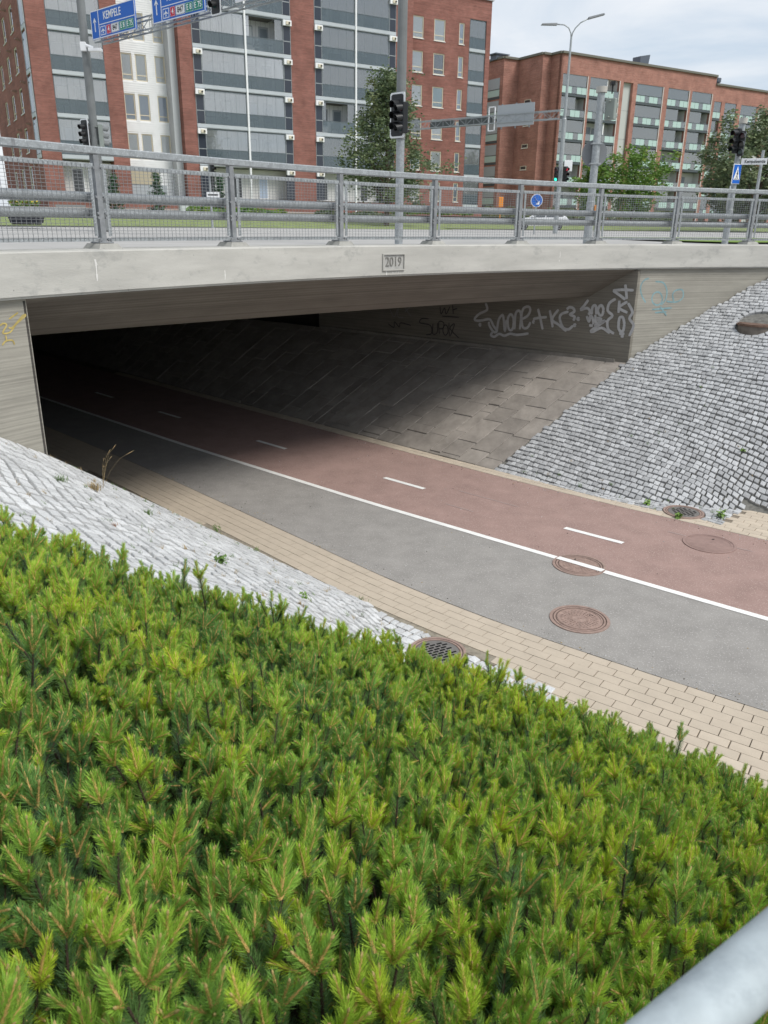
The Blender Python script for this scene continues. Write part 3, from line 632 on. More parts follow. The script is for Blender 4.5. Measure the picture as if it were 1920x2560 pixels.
# ------------------------------------------------------------------ pavers along the path
me_p = {}
def paver_mesh(L_, W_):
    k = (round(L_, 2), round(W_, 2))
    if k not in me_p:
        b = MB().box(-L_/2, L_/2, -W_/2, W_/2, -.05, 0); me = b.mesh('paver'); bm = bmesh.new(); bm.from_mesh(me); bmesh.ops.recalc_face_normals(bm, faces=bm.faces)
        bmesh.ops.bevel(bm, geom=[e for e in bm.edges if all(v.co.z > -.01 for v in e.verts)], offset=.004, segments=1, affect='EDGES'); bm.to_mesh(me); bm.free(); me.materials.append(paver_mat); me_p[k] = me
    return me_p[k]
pv = thing('paver_strip', 'sand coloured concrete pavers between the grey footway and the left slope', 'paving')
allp = []
for r_ in range(20):
    a = -3.0+(r_ % 2)*.14
    while a < 22:
        ac = a+.14; n = fG(ac)-.012-.0735-.147*r_
        lim = NF_L+.02 if ac > 4.45 else 4.9
        if n-.06 > lim-.02 and not (Vector(AN(ac, n)[:2])-drainL).length < .345:
            d = (fG(ac+.1)-fG(ac-.1))/.2; allp.append((ac, n, d))
        a += .283
allp.sort(key=lambda q: AN(q[0], q[1], PZ).length)
rest = MB()
for i, (a, n, d) in enumerate(allp):
    p = AN(a, n, PZ+.003+random.uniform(-.0015, .0015)); v = A2+N2*d; ang = math.atan2(v.y, v.x)
    if i < 298: link('paver', paver_mesh(.276, .140), pv, loc=p, rot=(random.uniform(-.004,.004), 0, ang))
    else:
        ux = Vector((math.cos(ang), math.sin(ang), 0)); uy = Vector((-ux.y, ux.x, 0)); rest.obox(p-Vector((0,0,.02)), ux, uy, (0,0,1), .276, .140, .04)
rest.build('pavers_beyond', pv, paver_mat, kind='stuff')
pv2 = thing('paver_strip', 'narrow sand coloured paver edging beyond the red cycle lane, widening at the right', 'paving')
allp = []
for r_ in range(14):
    a = -4.0+(r_ % 2)*.14
    while a < 24:
        ac = a+.14; n = fR(ac)+.012+.0735+.147*r_
        lim = fR(ac)+.32 if ac > 4.45 else 13.86
        if n+.06 < lim and not (r_ > 1 and (AN(ac, n)-drainR).length < .5):
            d = (fR(ac+.1)-fR(ac-.1))/.2; allp.append((ac, n, d))
        a += .283
allp.sort(key=lambda q: AN(q[0], q[1], PZ).length); rest = MB()
for i, (a, n, d) in enumerate(allp):
    p = AN(a, n, PZ+.003+random.uniform(-.0015, .0015)); v = A2+N2*d; ang = math.atan2(v.y, v.x)
    if i < 290: link('paver', paver_mesh(.276, .140), pv2, loc=p, rot=(0, random.uniform(-.004,.004), ang))
    else:
        ux = Vector((math.cos(ang), math.sin(ang), 0)); uy = Vector((-ux.y, ux.x, 0)); rest.obox(p-Vector((0,0,.02)), ux, uy, (0,0,1), .276, .140, .04)
rest.build('pavers_beyond', pv2, paver_mat, kind='stuff')

# ------------------------------------------------------------------ manholes, drains
def manhole(c, r, label, style, rot=0, m_=iron):
    t = thing('manhole_cover' if style != 'grate' else 'storm_drain', label, 'manhole cover' if style != 'grate' else 'drain', c, rot, 'round iron covers set in the paving')
    mb = MB(); mb.disc((0,0,0), r*.90, r, -.05, .008, 40); mb.disc((0,0,0), r*.80, r*.86, -.05, .006, 40); 
    mb.build('frame', t, m_)
    MB().disc((0,0,0), 0, r*.995, -.06, .001, 40).build('frame_bed', t, iron_dark if style != 'red' else m_)
    mb = MB(); rr = r*.76
    mb.disc((0,0,0), 0, rr, -.04, .004, 40)
    if style == 'grate':
        mb.build('cover', t, mat('iron_grate', (.17,.16,.15), rough=.7, var=.2, scale=9)); mb = MB()
        for j in range(-4, 5):
            for i in range(-2, 3):
                x = i*rr*.36+(.09*rr if j % 2 else -.09*rr); y = j*rr*.19
                if math.hypot(x, y)+rr*.12 < rr*.9: mb.obox((x, y, .0048), (1,0,0), (0,1,0), (0,0,1), rr*.27, rr*.10, .003)
        mb.build('slots', t, hole)
    else:
        mb.build('cover', t, m_); mb = MB()
        if style == 'red':
            for q in (.2, .38, .56, .74, .9): mb.disc((0,0,0), rr*q-.006, rr*q+.006, 0, .0065, 36)
        else:
            mb.disc((0,0,0), rr*.93, rr*.97, 0, .009, 40)
            for k, q in enumerate((.36, .50, .64, .78)):
                nn_ = int(10+26*q)
                for i in range(nn_):
                    a = 2*PI*(i+.5*(k % 2))/nn_; mb.obox((math.cos(a)*rr*q, math.sin(a)*rr*q, .006), (math.cos(a), math.sin(a), 0), (-math.sin(a), math.cos(a), 0), (0,0,1), rr*.09, rr*.05, .007)
            mb.obox((0,0,.006), (1,.4,0), (-.4,1,0), (0,0,1), rr*.18, rr*.03, .007)
        mb.build('relief', t, m_)
        MB().obox((rr*.6, rr*.35, .0055), (1,0,0), (0,1,0), (0,0,1), .05, .02, .004).build('lifting_slot', t, hole)
    return t
iron_red = mat('cast_iron_red_dust', (.30,.205,.18), rough=.85, var=.12, scale=10)
manhole((2.49, 8.80, PZ+.004), .375, 'rusty patterned manhole cover in the middle of the grey footway', 'iron')
mh2 = manhole((2.87, 10.48, PZ+.004), .385, 'rusty manhole cover crossed by the white lane line', 'iron', 1.1)
am, nm = an_of(2.87, 10.48)
struct('lane_line', strip(lambda a: fW(a)-.055, lambda a: fW(a)+.055, am-.36, am+.36, PZ+.0165, .12), white_paint)
manhole((5.13, 11.38, PZ+.004), .40, 'dull red ringed manhole cover flush in the red cycle lane', 'red', .4, iron_red)
manhole((drainR.x, drainR.y, PZ+.012), .34, 'round slotted drain with weeds at the foot of the right cobbled slope', 'grate', .65)
manhole((drainL.x, drainL.y, PZ+.014), .335, 'round slotted drain half hidden by young pines beside the sand pavers', 'grate', .5)
az, nz_ = an_of(hatch.x, hatch.y); hz = Rz(nz_)
t = thing('manhole_cover', 'brown domed manhole cover standing proud of the cobbled slope near the wing wall', 'manhole cover', (hatch.x, hatch.y, hz-.10), 0, 'round iron covers set in the paving')
MB().disc((0,0,0), 0, .37, -.35, .06, 40).build('shaft_collar', t, mat('collar_concrete', (.20,.175,.15), rough=.9, var=.2, scale=6))
mb = MB(); mb.disc((0,0,0), 0, .40, .06, .085, 40); mb.disc((0,0,0), .34, .37, .08, .1, 40); mb.disc((0,0,0), 0, .32, .08, .098, 40); mb.build('cover', t, mat('iron_brown', (.15,.095,.07), rough=.75, var=.35, scale=14, bump=.5, bscale=40))

# ------------------------------------------------------------------ bridge railing
SP = 2.3195*.917
rl = thing('bridge_railing', 'long galvanised steel railing with mesh panels and two crash tubes on the bridge edge', 'railing')
RT = .84
def railtube(e, z, w_, h_, name, round_=False, s0=-7, s1=25):
    mb = MB(); k = int((s1-s0)/.5)
    if round_: mb.tube([B3(s0+(s1-s0)*i/k, e, z) for i in range(k+1)], w_/2, 12); return mb.build(name, rl, galv, smooth=True)
    return sweepz(e, z, w_, h_, s0, s1).build(name, rl, galv)
def sweepz(e, z, w_, h_, s0, s1):
    b = .012; return sweep([(e-w_/2, z-h_/2+b), (e-w_/2, z+h_/2-b), (e-w_/2+b, z+h_/2), (e+w_/2-b, z+h_/2), (e+w_/2, z+h_/2-b), (e+w_/2, z-h_/2+b), (e+w_/2-b, z-h_/2), (e-w_/2+b, z-h_/2)], s0, s1, .35)
railtube(0, RT-.045, .11, .09, 'handrail')
for s in (-1.05, 5.3, 11.73): sweepz(0, RT-.045, .114, .094, s-.02, s+.02).build('rail_joint', rl, galv_dark)
ZB = -.258
railtube(-.15, ZB+.535, .115, .115, 'crash_tube', True); railtube(-.15, ZB+.35, .115, .115, 'crash_tube', True)
wire = mat('wire_galv', (.26,.27,.28), rough=.55, metal=.3)
for i in range(-2, 11):
    s = i*SP; p, h = bc(s); tx = Vector((math.cos(h), math.sin(h), 0)); ny_ = Vector((math.sin(h), -math.cos(h), 0)); b0 = Vector((p.x, p.y, 0))
    up_ = Vector((0,0,1))
    ped = MB(); 
    c = b0+Vector((0,0,ZB-.06)); Q = []
    for zz, ll, ww in ((0, .34, .34), (.062, .25, .27)):
        for a_, b_ in ((-1,-1),(1,-1),(1,1),(-1,1)): Q.append(c+tx*a_*ll/2+ny_*b_*ww/2+up_*zz)
    ped.hexa(Q); ped.build('pedestal', rl, mat('pedestal_concrete', (.34,.335,.31), rough=.9, var=.2, scale=6))
    mb = MB(); mb.obox(b0+up_*(ZB+.012), tx, ny_, up_, .20, .20, .016)
    mb.obox(b0+up_*((ZB+RT-.09)/2), tx, ny_, up_, .055, .085, RT-.09-ZB)
    mb.obox(b0+up_*((ZB+RT-.09)/2)+ny_*.046, tx, ny_, up_, .075, .010, RT-.1-ZB)
    po = mb.build('post', rl, galv_dark, bevel=.003)
    mb = MB()
    for a_ in (-1, 1):
        for b_ in (-1, 1): mb.bar(b0+tx*a_*.08+ny_*b_*.075+up_*(ZB+.02), b0+tx*a_*.08+ny_*b_*.075+up_*(ZB+.055), .026, n=6)
        for zz in (.30, .535, .86, .05, .35): mb.bar(b0+tx*a_*.055+ny_*.04+up_*(ZB+zz), b0+tx*a_*.055+ny_*.068+up_*(ZB+zz), .03, n=6)
        for zz in (.535, .35): mb.obox(b0+tx*a_*.05-ny_*.075+up_*(ZB+zz), tx, ny_, up_, .05, .07, .08)
    mb.build('bolts', po, galv_dark)
    if i == 10: continue
    # mesh panel to the next post
    s0, s1 = s+.10, s+SP-.10; z0, z1 = ZB+.035, ZB+.90
    mb = MB(); P0, P1 = B3(s0, .045, 0), B3(s1, .045, 0); dv_ = (P1-P0).normalized(); nn_ = Vector((dv_.y, -dv_.x, 0)); W_ = (P1-P0).length
    mb.obox((P0+P1)/2+up_*(z1-.02), dv_, nn_, up_, W_+.1, .006, .05); mb.obox((P0+P1)/2+up_*(z1+.006)-nn_*.02, dv_, nn_, up_, W_+.1, .045, .006)
    mb.obox((P0+P1)/2+up_*(z0+.012), dv_, nn_, up_, W_+.1, .006, .042)
    for q in (P0, P1):
        mb.obox(q+up_*((z0+z1)/2), dv_, nn_, up_, .045, .006, z1-z0-.1); mb.obox(q+up_*((z0+z1)/2)-nn_*.015, dv_, nn_, up_, .006, .035, z1-z0-.1)
    pn = mb.build('mesh_panel', rl, galv)
    mb = MB(); k = int(W_/.061)
    for j in range(1, k): q = P0+dv_*(W_*j/k)+nn_*.008; mb.bar(q+up_*(z0), q+up_*(z1-.005), .0045)
    k = 22
    for j in range(1, k): mb.bar(P0+nn_*.012+up_*(z0+(z1-z0)*j/k), P1+nn_*.012+up_*(z0+(z1-z0)*j/k), .0042)
    mb.build('wire_grid', pn, wire, fix=False)

# ------------------------------------------------------------------ near handrail
hr = thing('handrail', 'thick blurred galvanised handrail in the bottom right foreground', 'handrail')
h0, h1 = Vector((.2430, .4430, -.602)), Vector((.3560, .5215, -.602)); d = (h1-h0).normalized()
MB().tube([h0-d*1.2, h0, h1, h1+d*2.6], .0275, 24).build('rail', hr, mat('handrail_galv', (.40,.45,.47), rough=.55, metal=.05, var=.2, scale=9, stretch=(1,1,1), stain=((.27,.31,.335,1), 11, .52, (1,1,1))), smooth=True)
for k in (-1.0, 1.75): MB().tube([h0+d*k-Vector((0,0,.02)), h0+d*k-Vector((0,0,1.15))], .022, 12).build('post', hr, galv, smooth=True)
MB().tube([h0-d*1.2-Vector((0,0,.5)), h1+d*2.6-Vector((0,0,.5))], .018, 12).build('lower_rail', hr, galv, smooth=True)
# ------------------------------------------------------------------ YOUNG MOUNTAIN PINES (ground-cover mass, instanced shoots)
def leaf_mat(name, c1, c2, dark, rough=.55, trans=.25, attr=True, island=.18):
    M = bpy.data.materials.new(name); M.use_nodes = True; t = M.node_tree; t.nodes.clear(); L = t.links.new
    o = N(t, 'ShaderNodeOutputMaterial'); p = N(t, 'ShaderNodeBsdfPrincipled'); p.inputs['Roughness'].default_value = rough; p.inputs['Specular IOR Level'].default_value = .35
    if attr:
        at = N(t, 'ShaderNodeAttribute'); at.attribute_type = 'INSTANCER'; at.attribute_name = 'tint'; s = at.outputs['Fac']
    else:
        n = N(t, 'ShaderNodeTexNoise'); n.inputs['Scale'].default_value = 1.3; n.inputs['Detail'].default_value = 3; tc = N(t, 'ShaderNodeTexCoord'); L(tc.outputs['Object'], n.inputs[0])
        mr = N(t, 'ShaderNodeMapRange'); mr.inputs['From Min'].default_value = .35; mr.inputs['From Max'].default_value = .65; L(n.outputs['Fac'], mr.inputs['Value']); s = mr.outputs[0]
    r = N(t, 'ShaderNodeValToRGB'); r.color_ramp.elements[0].color = (*dark, 1); r.color_ramp.elements[0].position = 0; r.color_ramp.elements[1].color = (*c2, 1)
    e = r.color_ramp.elements.new(.5); e.color = (*c1, 1); L(s, r.inputs[0])
    g = N(t, 'ShaderNodeNewGeometry'); mr = N(t, 'ShaderNodeMapRange'); mr.inputs['To Min'].default_value = 1-island; mr.inputs['To Max'].default_value = 1+island; L(g.outputs['Random Per Island'], mr.inputs['Value'])
    v = N(t, 'ShaderNodeVectorMath', operation='SCALE'); L(r.outputs[0], v.inputs[0]); L(mr.outputs[0], v.inputs['Scale']); L(v.outputs[0], p.inputs['Base Color'])
    tl = N(t, 'ShaderNodeBsdfTranslucent'); L(v.outputs[0], tl.inputs[0]); mx = N(t, 'ShaderNodeMixShader'); mx.inputs[0].default_value = trans
    L(p.outputs[0], mx.inputs[1]); L(tl.outputs[0], mx.inputs[2]); L(mx.outputs[0], o.inputs[0]); MATS[name] = M; return M
needle_new = leaf_mat('pine_needle_new', (.34,.56,.08), (.56,.71,.065), (.17,.34,.09))
needle_old = leaf_mat('pine_needle_old', (.14,.25,.075), (.20,.30,.07), (.095,.185,.085))
stem_new = mat('pine_candle_stem', (.58,.36,.14), rough=.8, var=.3, scale=90)
stem_old = mat('pine_bark_dark', (.07,.045,.035), rough=.95, var=.4, scale=60)
bud_mat = mat('pine_bud', (.45,.32,.14), rough=.7, var=.3, scale=60)
rn = random.Random(5)
def perp(d):
    u = Vector((0,0,1)) if abs(d.z) < .8 else Vector((1,0,0)); x = d.cross(u).normalized(); return x, x.cross(d).normalized()
def needle(mb, p, d, ln, w_, curve):
    x, y = perp(d); th = rn.uniform(0, PI); s = x*math.cos(th)+y*math.sin(th)
    m_ = p+d*ln*.5+curve*ln*.04; e = p+d*ln+curve*ln*.22
    mb.add([p-s*w_*.4, p+s*w_*.4, m_+s*w_*.5, m_-s*w_*.5, e+s*w_*.12, e-s*w_*.12], [(0,1,2,3), (3,2,4,5)])
def candle(mb, base, d, L_, nn, new=True, len_=.028, a0=50, a1=24, r=.0042, bud=True):
    mb.use(stem_new if new else stem_old)
    side, _ = perp(d); bend = side*rn.uniform(-.12,.12)*L_
    P = [base, base+d*L_*.5+bend*.4, base+d*L_+bend]
    mb.tube(P, [r*1.2, r, r*.75], 5)
    mb.use(needle_new if new else needle_old)
    for i in range(nn):
        f = ((i+rn.random())/nn)**.9; p = P[0].lerp(P[1], f*2) if f < .5 else P[1].lerp(P[2], f*2-1)
        ang = i*2.39996+rn.uniform(-.3,.3); x, y = perp(d); rad = x*math.cos(ang)+y*math.sin(ang)
        el = R(a0+(a1-a0)*f+rn.uniform(-9, 9)); nd = (d*math.cos(el)+rad*math.sin(el)).normalized()
        needle(mb, p+rad*r*.8, nd, len_*rn.uniform(.75, 1.12)*(1-.12*f), .0018, d)
    if bud:
        mb.use(bud_mat); mb.tube([P[2], P[2]+d*.006, P[2]+d*.013], [.0030,.0034,.001], 5)
TPL = bpy.data.collections.new('pine_shoot_templates')
def template(kind, k):
    mb = MB(); up_ = Vector((rn.uniform(-.12,.12), rn.uniform(-.12,.12), 1)).normalized()
    Lo = rn.uniform(.17, .24); node = up_*Lo
    candle(mb, Vector((0,0,0)), up_, Lo, 260, new=False, len_=.038, a0=68, a1=40, r=.0042, bud=False)
    mb.use(stem_old).tube([Vector((0,0,-.35)), Vector((0,0,0))], [.006,.0048], 5)
    nc = (1, 3, 4, 5, 2, 4, 3, 6, 4, 5, 3, 6)[k]
    mb_dir0 = rn.uniform(0, 2*PI); Lc = rn.uniform(.055, .115)
    candle(mb, node, up_, Lc*1.25, int(Lc*1700), len_=.028)
    for i in range(nc-1):
        th = mb_dir0+2*PI*i/max(1, nc-1)+rn.uniform(-.3,.3); x, y = perp(up_); tl = R(rn.uniform(18, 42)); d = (up_*math.cos(tl)+(x*math.cos(th)+y*math.sin(th))*math.sin(tl)).normalized()
        candle(mb, node, d, Lc*rn.uniform(.55, 1.0), int(Lc*1300), len_=.025)
    for i in range(rn.choice((1, 2, 2))):   # side shoots lower down
        th = rn.uniform(0, 2*PI); tl = R(rn.uniform(35, 60)); x, y = perp(up_); d = (up_*math.cos(tl)+(x*math.cos(th)+y*math.sin(th))*math.sin(tl)).normalized()
        candle(mb, up_*Lo*rn.uniform(.2,.6), d, rn.uniform(.05,.09), 95, len_=.026)
    me = mb.mesh('pine_shoot'); o = bpy.data.objects.new('pine_shoot_%02d' % k, me); TPL.objects.link(o); return o
for k in range(12): template(0, k)
def lump(x, y):
    return .5*math.sin(x*2.1+1.3*math.sin(y*1.7))+.3*math.sin(y*3.3+x*1.1)+.25*math.sin(x*5.3+y*4.1+2)
EDGE = [(5.1,1.7),(4.9,2.2),(4.5,2.65),(4.0,3.05),(3.3,3.65),(2.4,4.65),(1.6,5.4),(.8,6.0),(-1,7.0),(-3,7.4)]    # (n, a_max)
pts, rots, scl, idx, tin = [], [], [], [], []
rp_ = random.Random(21)
def scatter(step, hfun, low):
    n = -2.6
    while n < 5.92:
        a = -3.2
        while a < 8:
            aa, nn = a+rp_.uniform(-.5,.5)*step, n+rp_.uniform(-.5,.5)*step
            a += step
            if nn > 4.9+.15*max(0, min(1, 2-aa))+.1*math.sin(aa*2.3)+.05*math.sin(aa*6) or aa > lerp(EDGE, nn)+.08*math.sin(nn*9): continue
            x, y = AN(aa, nn)
            if y < .12 or abs(x)/max(y, .1) > 1.15: continue
            L_ = lump(x, y); H = hfun(aa, nn, L_)
            if H is None: continue
            edge = min(1, (5.1-nn)/.9, (lerp(EDGE, nn)-aa)/.8); H = H*(.62+.38*max(0, edge))
            z = Pz(aa, nn)+H
            if math.sqrt(x*x+y*y+(z+.02)**2) < (.98): continue
            s = rp_.choice((rp_.uniform(.55, .8), rp_.uniform(.7, 1.02), rp_.uniform(.75, .95)))
            pts.append((x, y, z-.32*s)); rots.append((rp_.gauss(0, .24), rp_.gauss(0, .24), rp_.uniform(0, 2*PI))); scl.append(s); idx.append(rp_.randrange(12))
            tn_ = .48+.26*L_+rp_.gauss(0, .24)-(.3 if low else 0); tin.append(max(0, min(1, tn_)))
        n += step
def h_top(a, n, l):
    if rp_.random() < .08 or (l < -.55 and rp_.random() < .35): return None
    return .46+.07*l+rp_.gauss(0, .055)+(.09 if rp_.random() < .07 else 0)
def h_low(a, n, l): return .37+.04*l+rp_.gauss(0, .03)
scatter(.064, h_top, False); scatter(.092, h_low, True)
me = bpy.data.meshes.new('young_pines'); me.from_pydata(pts, [], [])
for nm, ty_, vals in (('rot', 'FLOAT_VECTOR', rots), ('scl', 'FLOAT', scl), ('idx', 'INT', idx), ('tint', 'FLOAT', tin)):
    at = me.attributes.new(nm, ty_, 'POINT'); at.data.foreach_set('vector' if ty_ == 'FLOAT_VECTOR' else 'value', [c for v in vals for c in v] if ty_ == 'FLOAT_VECTOR' else vals)
po = link('young_pines', me, None, kind='stuff'); po['label'] = 'dense mass of low bright green mountain pine shoots filling the foreground slope'; po['category'] = 'pine shrubs'
g = bpy.data.node_groups.new('pine_scatter', 'GeometryNodeTree'); g.interface.new_socket('Geometry', in_out='INPUT', socket_type='NodeSocketGeometry'); g.interface.new_socket('Geometry', in_out='OUTPUT', socket_type='NodeSocketGeometry')
gi, go = g.nodes.new('NodeGroupInput'), g.nodes.new('NodeGroupOutput'); ip = g.nodes.new('GeometryNodeInstanceOnPoints'); ci = g.nodes.new('GeometryNodeCollectionInfo')
ci.inputs['Collection'].default_value = TPL; ci.inputs['Separate Children'].default_value = True; ci.inputs['Reset Children'].default_value = True
def na(nm, ty_): q = g.nodes.new('GeometryNodeInputNamedAttribute'); q.data_type = ty_; q.inputs['Name'].default_value = nm; return [s for s in q.outputs if s.enabled and s.name == 'Attribute'][0]
e2r = g.nodes.new('FunctionNodeEulerToRotation'); GL = g.links.new
GL(gi.outputs[0], ip.inputs['Points']); GL(ci.outputs[0], ip.inputs['Instance']); ip.inputs['Pick Instance'].default_value = True
GL(na('idx', 'INT'), ip.inputs['Instance Index']); GL(na('rot', 'FLOAT_VECTOR'), e2r.inputs[0]); GL(e2r.outputs[0], ip.inputs['Rotation']); GL(na('scl', 'FLOAT'), ip.inputs['Scale']); GL(ip.outputs[0], go.inputs[0])
md = po.modifiers.new('scatter', 'NODES'); md.node_group = g
print('pine shoots', len(pts))

# ------------------------------------------------------------------ weeds in the cobbles
straw = mat('dry_grass', (.36,.27,.14), rough=.9, island=.2); weed_green = mat('weed_green', (.11,.19,.045), rough=.7, island=.25); weed_bright = mat('weed_bright', (.17,.28,.06), rough=.7, island=.25)
rw = random.Random(9)
def tuft(label, a, n, zf, h, k, spread, m_, cat='grass tuft', name='grass_tuft'):
    p = AN(a, n, zf(a, n)); mb = MB()
    for i in range(k):
        th = rw.uniform(0, 2*PI); r0 = rw.uniform(0, spread); b = Vector((math.cos(th)*r0, math.sin(th)*r0, 0)); t2 = rw.uniform(0, 2*PI); hh = h*rw.uniform(.5, 1); le = rw.uniform(.2,.8)*hh
        d = Vector((math.cos(t2), math.sin(t2), 0)); s = Vector((-d.y, d.x, 0))*.0032
        m1 = b+d*le*.35+Vector((0,0,hh*.6)); e = b+d*le+Vector((0,0,hh*.9)); mb.add([b-s, b+s, m1+s*.8, m1-s*.8, e], [(0,1,2,3),(3,2,4)])
    o = mb.build(name, None, m_, fix=False, loc=p, label=label, cat=cat, group='weeds growing between the cobbles'); return o
def leafy(label, a, n, zf, h, k, m_, ls=.03):
    p = AN(a, n, zf(a, n)); mb = MB()
    for i in range(k):
        th = rw.uniform(0, 2*PI); r0 = rw.uniform(0, .6)*h; c = Vector((math.cos(th)*r0, math.sin(th)*r0, rw.uniform(.1, 1)*h)); nn = Vector((rw.gauss(0,.5), rw.gauss(0,.5), 1)).normalized(); x, y = perp(nn); q = ls*rw.uniform(.6, 1.2)
        mb.add([c-x*q*.2, c+y*q*.5-x*q*.1, c+x*q, c-y*q*.5], [(0,1,2,3)])
        if i % 4 == 0: mb.bar((0,0,0), c, .003, n=3)
    return mb.build('weed', None, m_, fix=False, loc=p, label=label, cat='weed', group='weeds growing between the cobbles')
tuft('dry straw coloured grass tuft below the left wing wall corner', 8.2, 3.75, Lz2, .13, 90, .10, straw)
tuft('greenish dry tuft just left of the straw tuft near the wing wall', 8.0, 3.3, Lz2, .10, 50, .09, weed_green)
tuft('small flat green tuft right of the straw coloured tuft', 7.95, 4.25, Lz2, .09, 40, .06, weed_green)
mb = MB(); pz_ = AN(8.6, 4.05, Lz2(8.6, 4.05))
for i, (dx, dy, hh) in enumerate(((.17,.06,.50),(.10,.07,.44),(.13,.01,.38),(.34,.1,.42),(.05,.0,.36),(.02,.04,.26))):
    P = [Vector((0,0,0)), Vector((dx*.3, dy*.3, hh*.5)), Vector((dx*.65, dy*.6, hh*.85)), Vector((dx, dy, hh))]
    mb.tube(P, [.0016,.0013,.001,.0008], 3); mb.tube([P[2].lerp(P[3], .55), P[3], P[3]+(P[3]-P[2])*.35], [.001,.0035,.001], 4)
mb.build('grass_stalks', None, straw, fix=False, loc=pz_, label='tall dry grass stalks standing against the dark underpass opening', cat='grass stalks')
leafy('round leaved green weed in the middle of the pale cobbles', 6.55, 4.3, Lz2, .11, 40, weed_green, .045)
leafy('yellowish weed low on the pale cobbles near the pines', 5.9, 4.9, Lz2, .09, 30, weed_bright, .03)
leafy('bushy weed with red stems where pale cobbles meet the shaded pavers', 9.6, 6.25, Lz2, .14, 70, weed_green, .022)
leafy('small weed at the top edge of the pale cobbles above the pavers', 8.4, 6.1, Lz2, .10, 26, weed_green, .02)
tuft('reddish dry tuft left of the round leaved weed', 6.9, 3.3, Lz2, .06, 30, .07, mat('dry_red_weed', (.30,.16,.09), rough=.9, island=.2))
tuft('thin straw tuft among the pale cobbles above the pine tips', 5.6, 4.6, Lz2, .07, 26, .06, straw)
tuft('weed line where pale cobbles meet pavers, left of the slotted drain', 6.6, 6.42, Lz2, .05, 40, .16, weed_green)
tuft('green weeds between the cobbles and the slotted drain by the pines', 4.95, 6.1, Lz2, .06, 40, .12, weed_green)
leafy('bright green weeds at the left rim of the right slotted drain', 5.75, 12.75, Rz2, .10, 60, weed_bright, .04)
leafy('bright green weeds in front of the right slotted drain', 5.05, 12.50, Rz2, .09, 70, weed_bright, .045)
leafy('leafy weeds at the right rim of the right slotted drain', 4.55, 13.05, Rz2, .14, 70, weed_bright, .045)
leafy('weed growing in the sand pavers at the far right', 3.6, 13.55, Rz2, .12, 40, weed_bright, .04)
leafy('small green weed midway up the grey cobbled slope', 4.9, 14.6, Rz2, .07, 22, weed_bright, .04)
leafy('tiny weed high on the grey cobbled slope', 6.3, 15.7, Rz2, .05, 14, weed_green, .025)
leafy('weed at the right edge of the grey cobbled slope', 4.4, 16.9, Rz2, .10, 30, mat('weed_brown', (.12,.10,.05), rough=.9, island=.2), .03)
mb = MB(); rq = random.Random(8)
for i in range(330):     # tiny sprouts and dry stems in the joints of both slopes
    if i % 3: a, n = rq.uniform(3.6, 11), rq.uniform(1.5, 6.4); z = Lz2(a, n); ok_ = regL(a, n, *AN(a, n))
    else: a, n = rq.uniform(-1, 8.5), 12.4+abs(rq.gauss(0, 2.2)); z = Rz2(a, n); ok_ = regR(a, n, *AN(a, n))
    if not ok_: continue
    c = AN(a, n, z+.01); mb.use(straw if rq.random() < .45 else weed_green)
    for q in range(rq.randrange(4, 16)):
        th = rq.uniform(0, 2*PI); h_ = rq.uniform(.015, .055); e = c+Vector((math.cos(th)*h_*1.1, math.sin(th)*h_*1.1, h_)); b = c+Vector((rq.uniform(-.03,.03), rq.uniform(-.03,.03), 0)); s = Vector((-math.sin(th), math.cos(th), 0))*.003
        mb.add([b-s, b+s, e], [(0,1,2)])
mb.build('joint_weeds', None, fix=False, kind='stuff')
mb = MB()
for i in range(900):     # grit, gravel and crumbs lying on the path, thicker along its edges
    a = rq.uniform(-2, 14); n = rq.choice((fG(a)+abs(rq.gauss(0,.12)), fR(a)-abs(rq.gauss(0,.15)), rq.uniform(fG(a), fR(a)))); c = AN(a, n, PZ+.003); q = rq.uniform(.003, .009); th = rq.uniform(0, PI)
    mb.use((straw, MATS['kerb_granite'], soil, MATS['spray_paint_silver'])[rq.randrange(4)]).obox(c, (math.cos(th), math.sin(th), 0), (-math.sin(th), math.cos(th), 0), (0,0,1), q*2, q*rq.uniform(.6,1.5), q*.8)
mb.build('path_grit', None, fix=False, kind='stuff')
for i, (a, n, lb) in enumerate(((8.3,12.62,'tiny green sprout near the seam of slabs and cobbles'),(7.6,12.8,'low tuft on the right slope edge beside the red lane'),(7.1,12.7,'second low tuft along the edge beside the red lane'),(6.6,12.95,'third low tuft along the slope edge, nearest the drain'))):
    tuft(lb, a, n, Rz2, .06, 24, .06, weed_green)

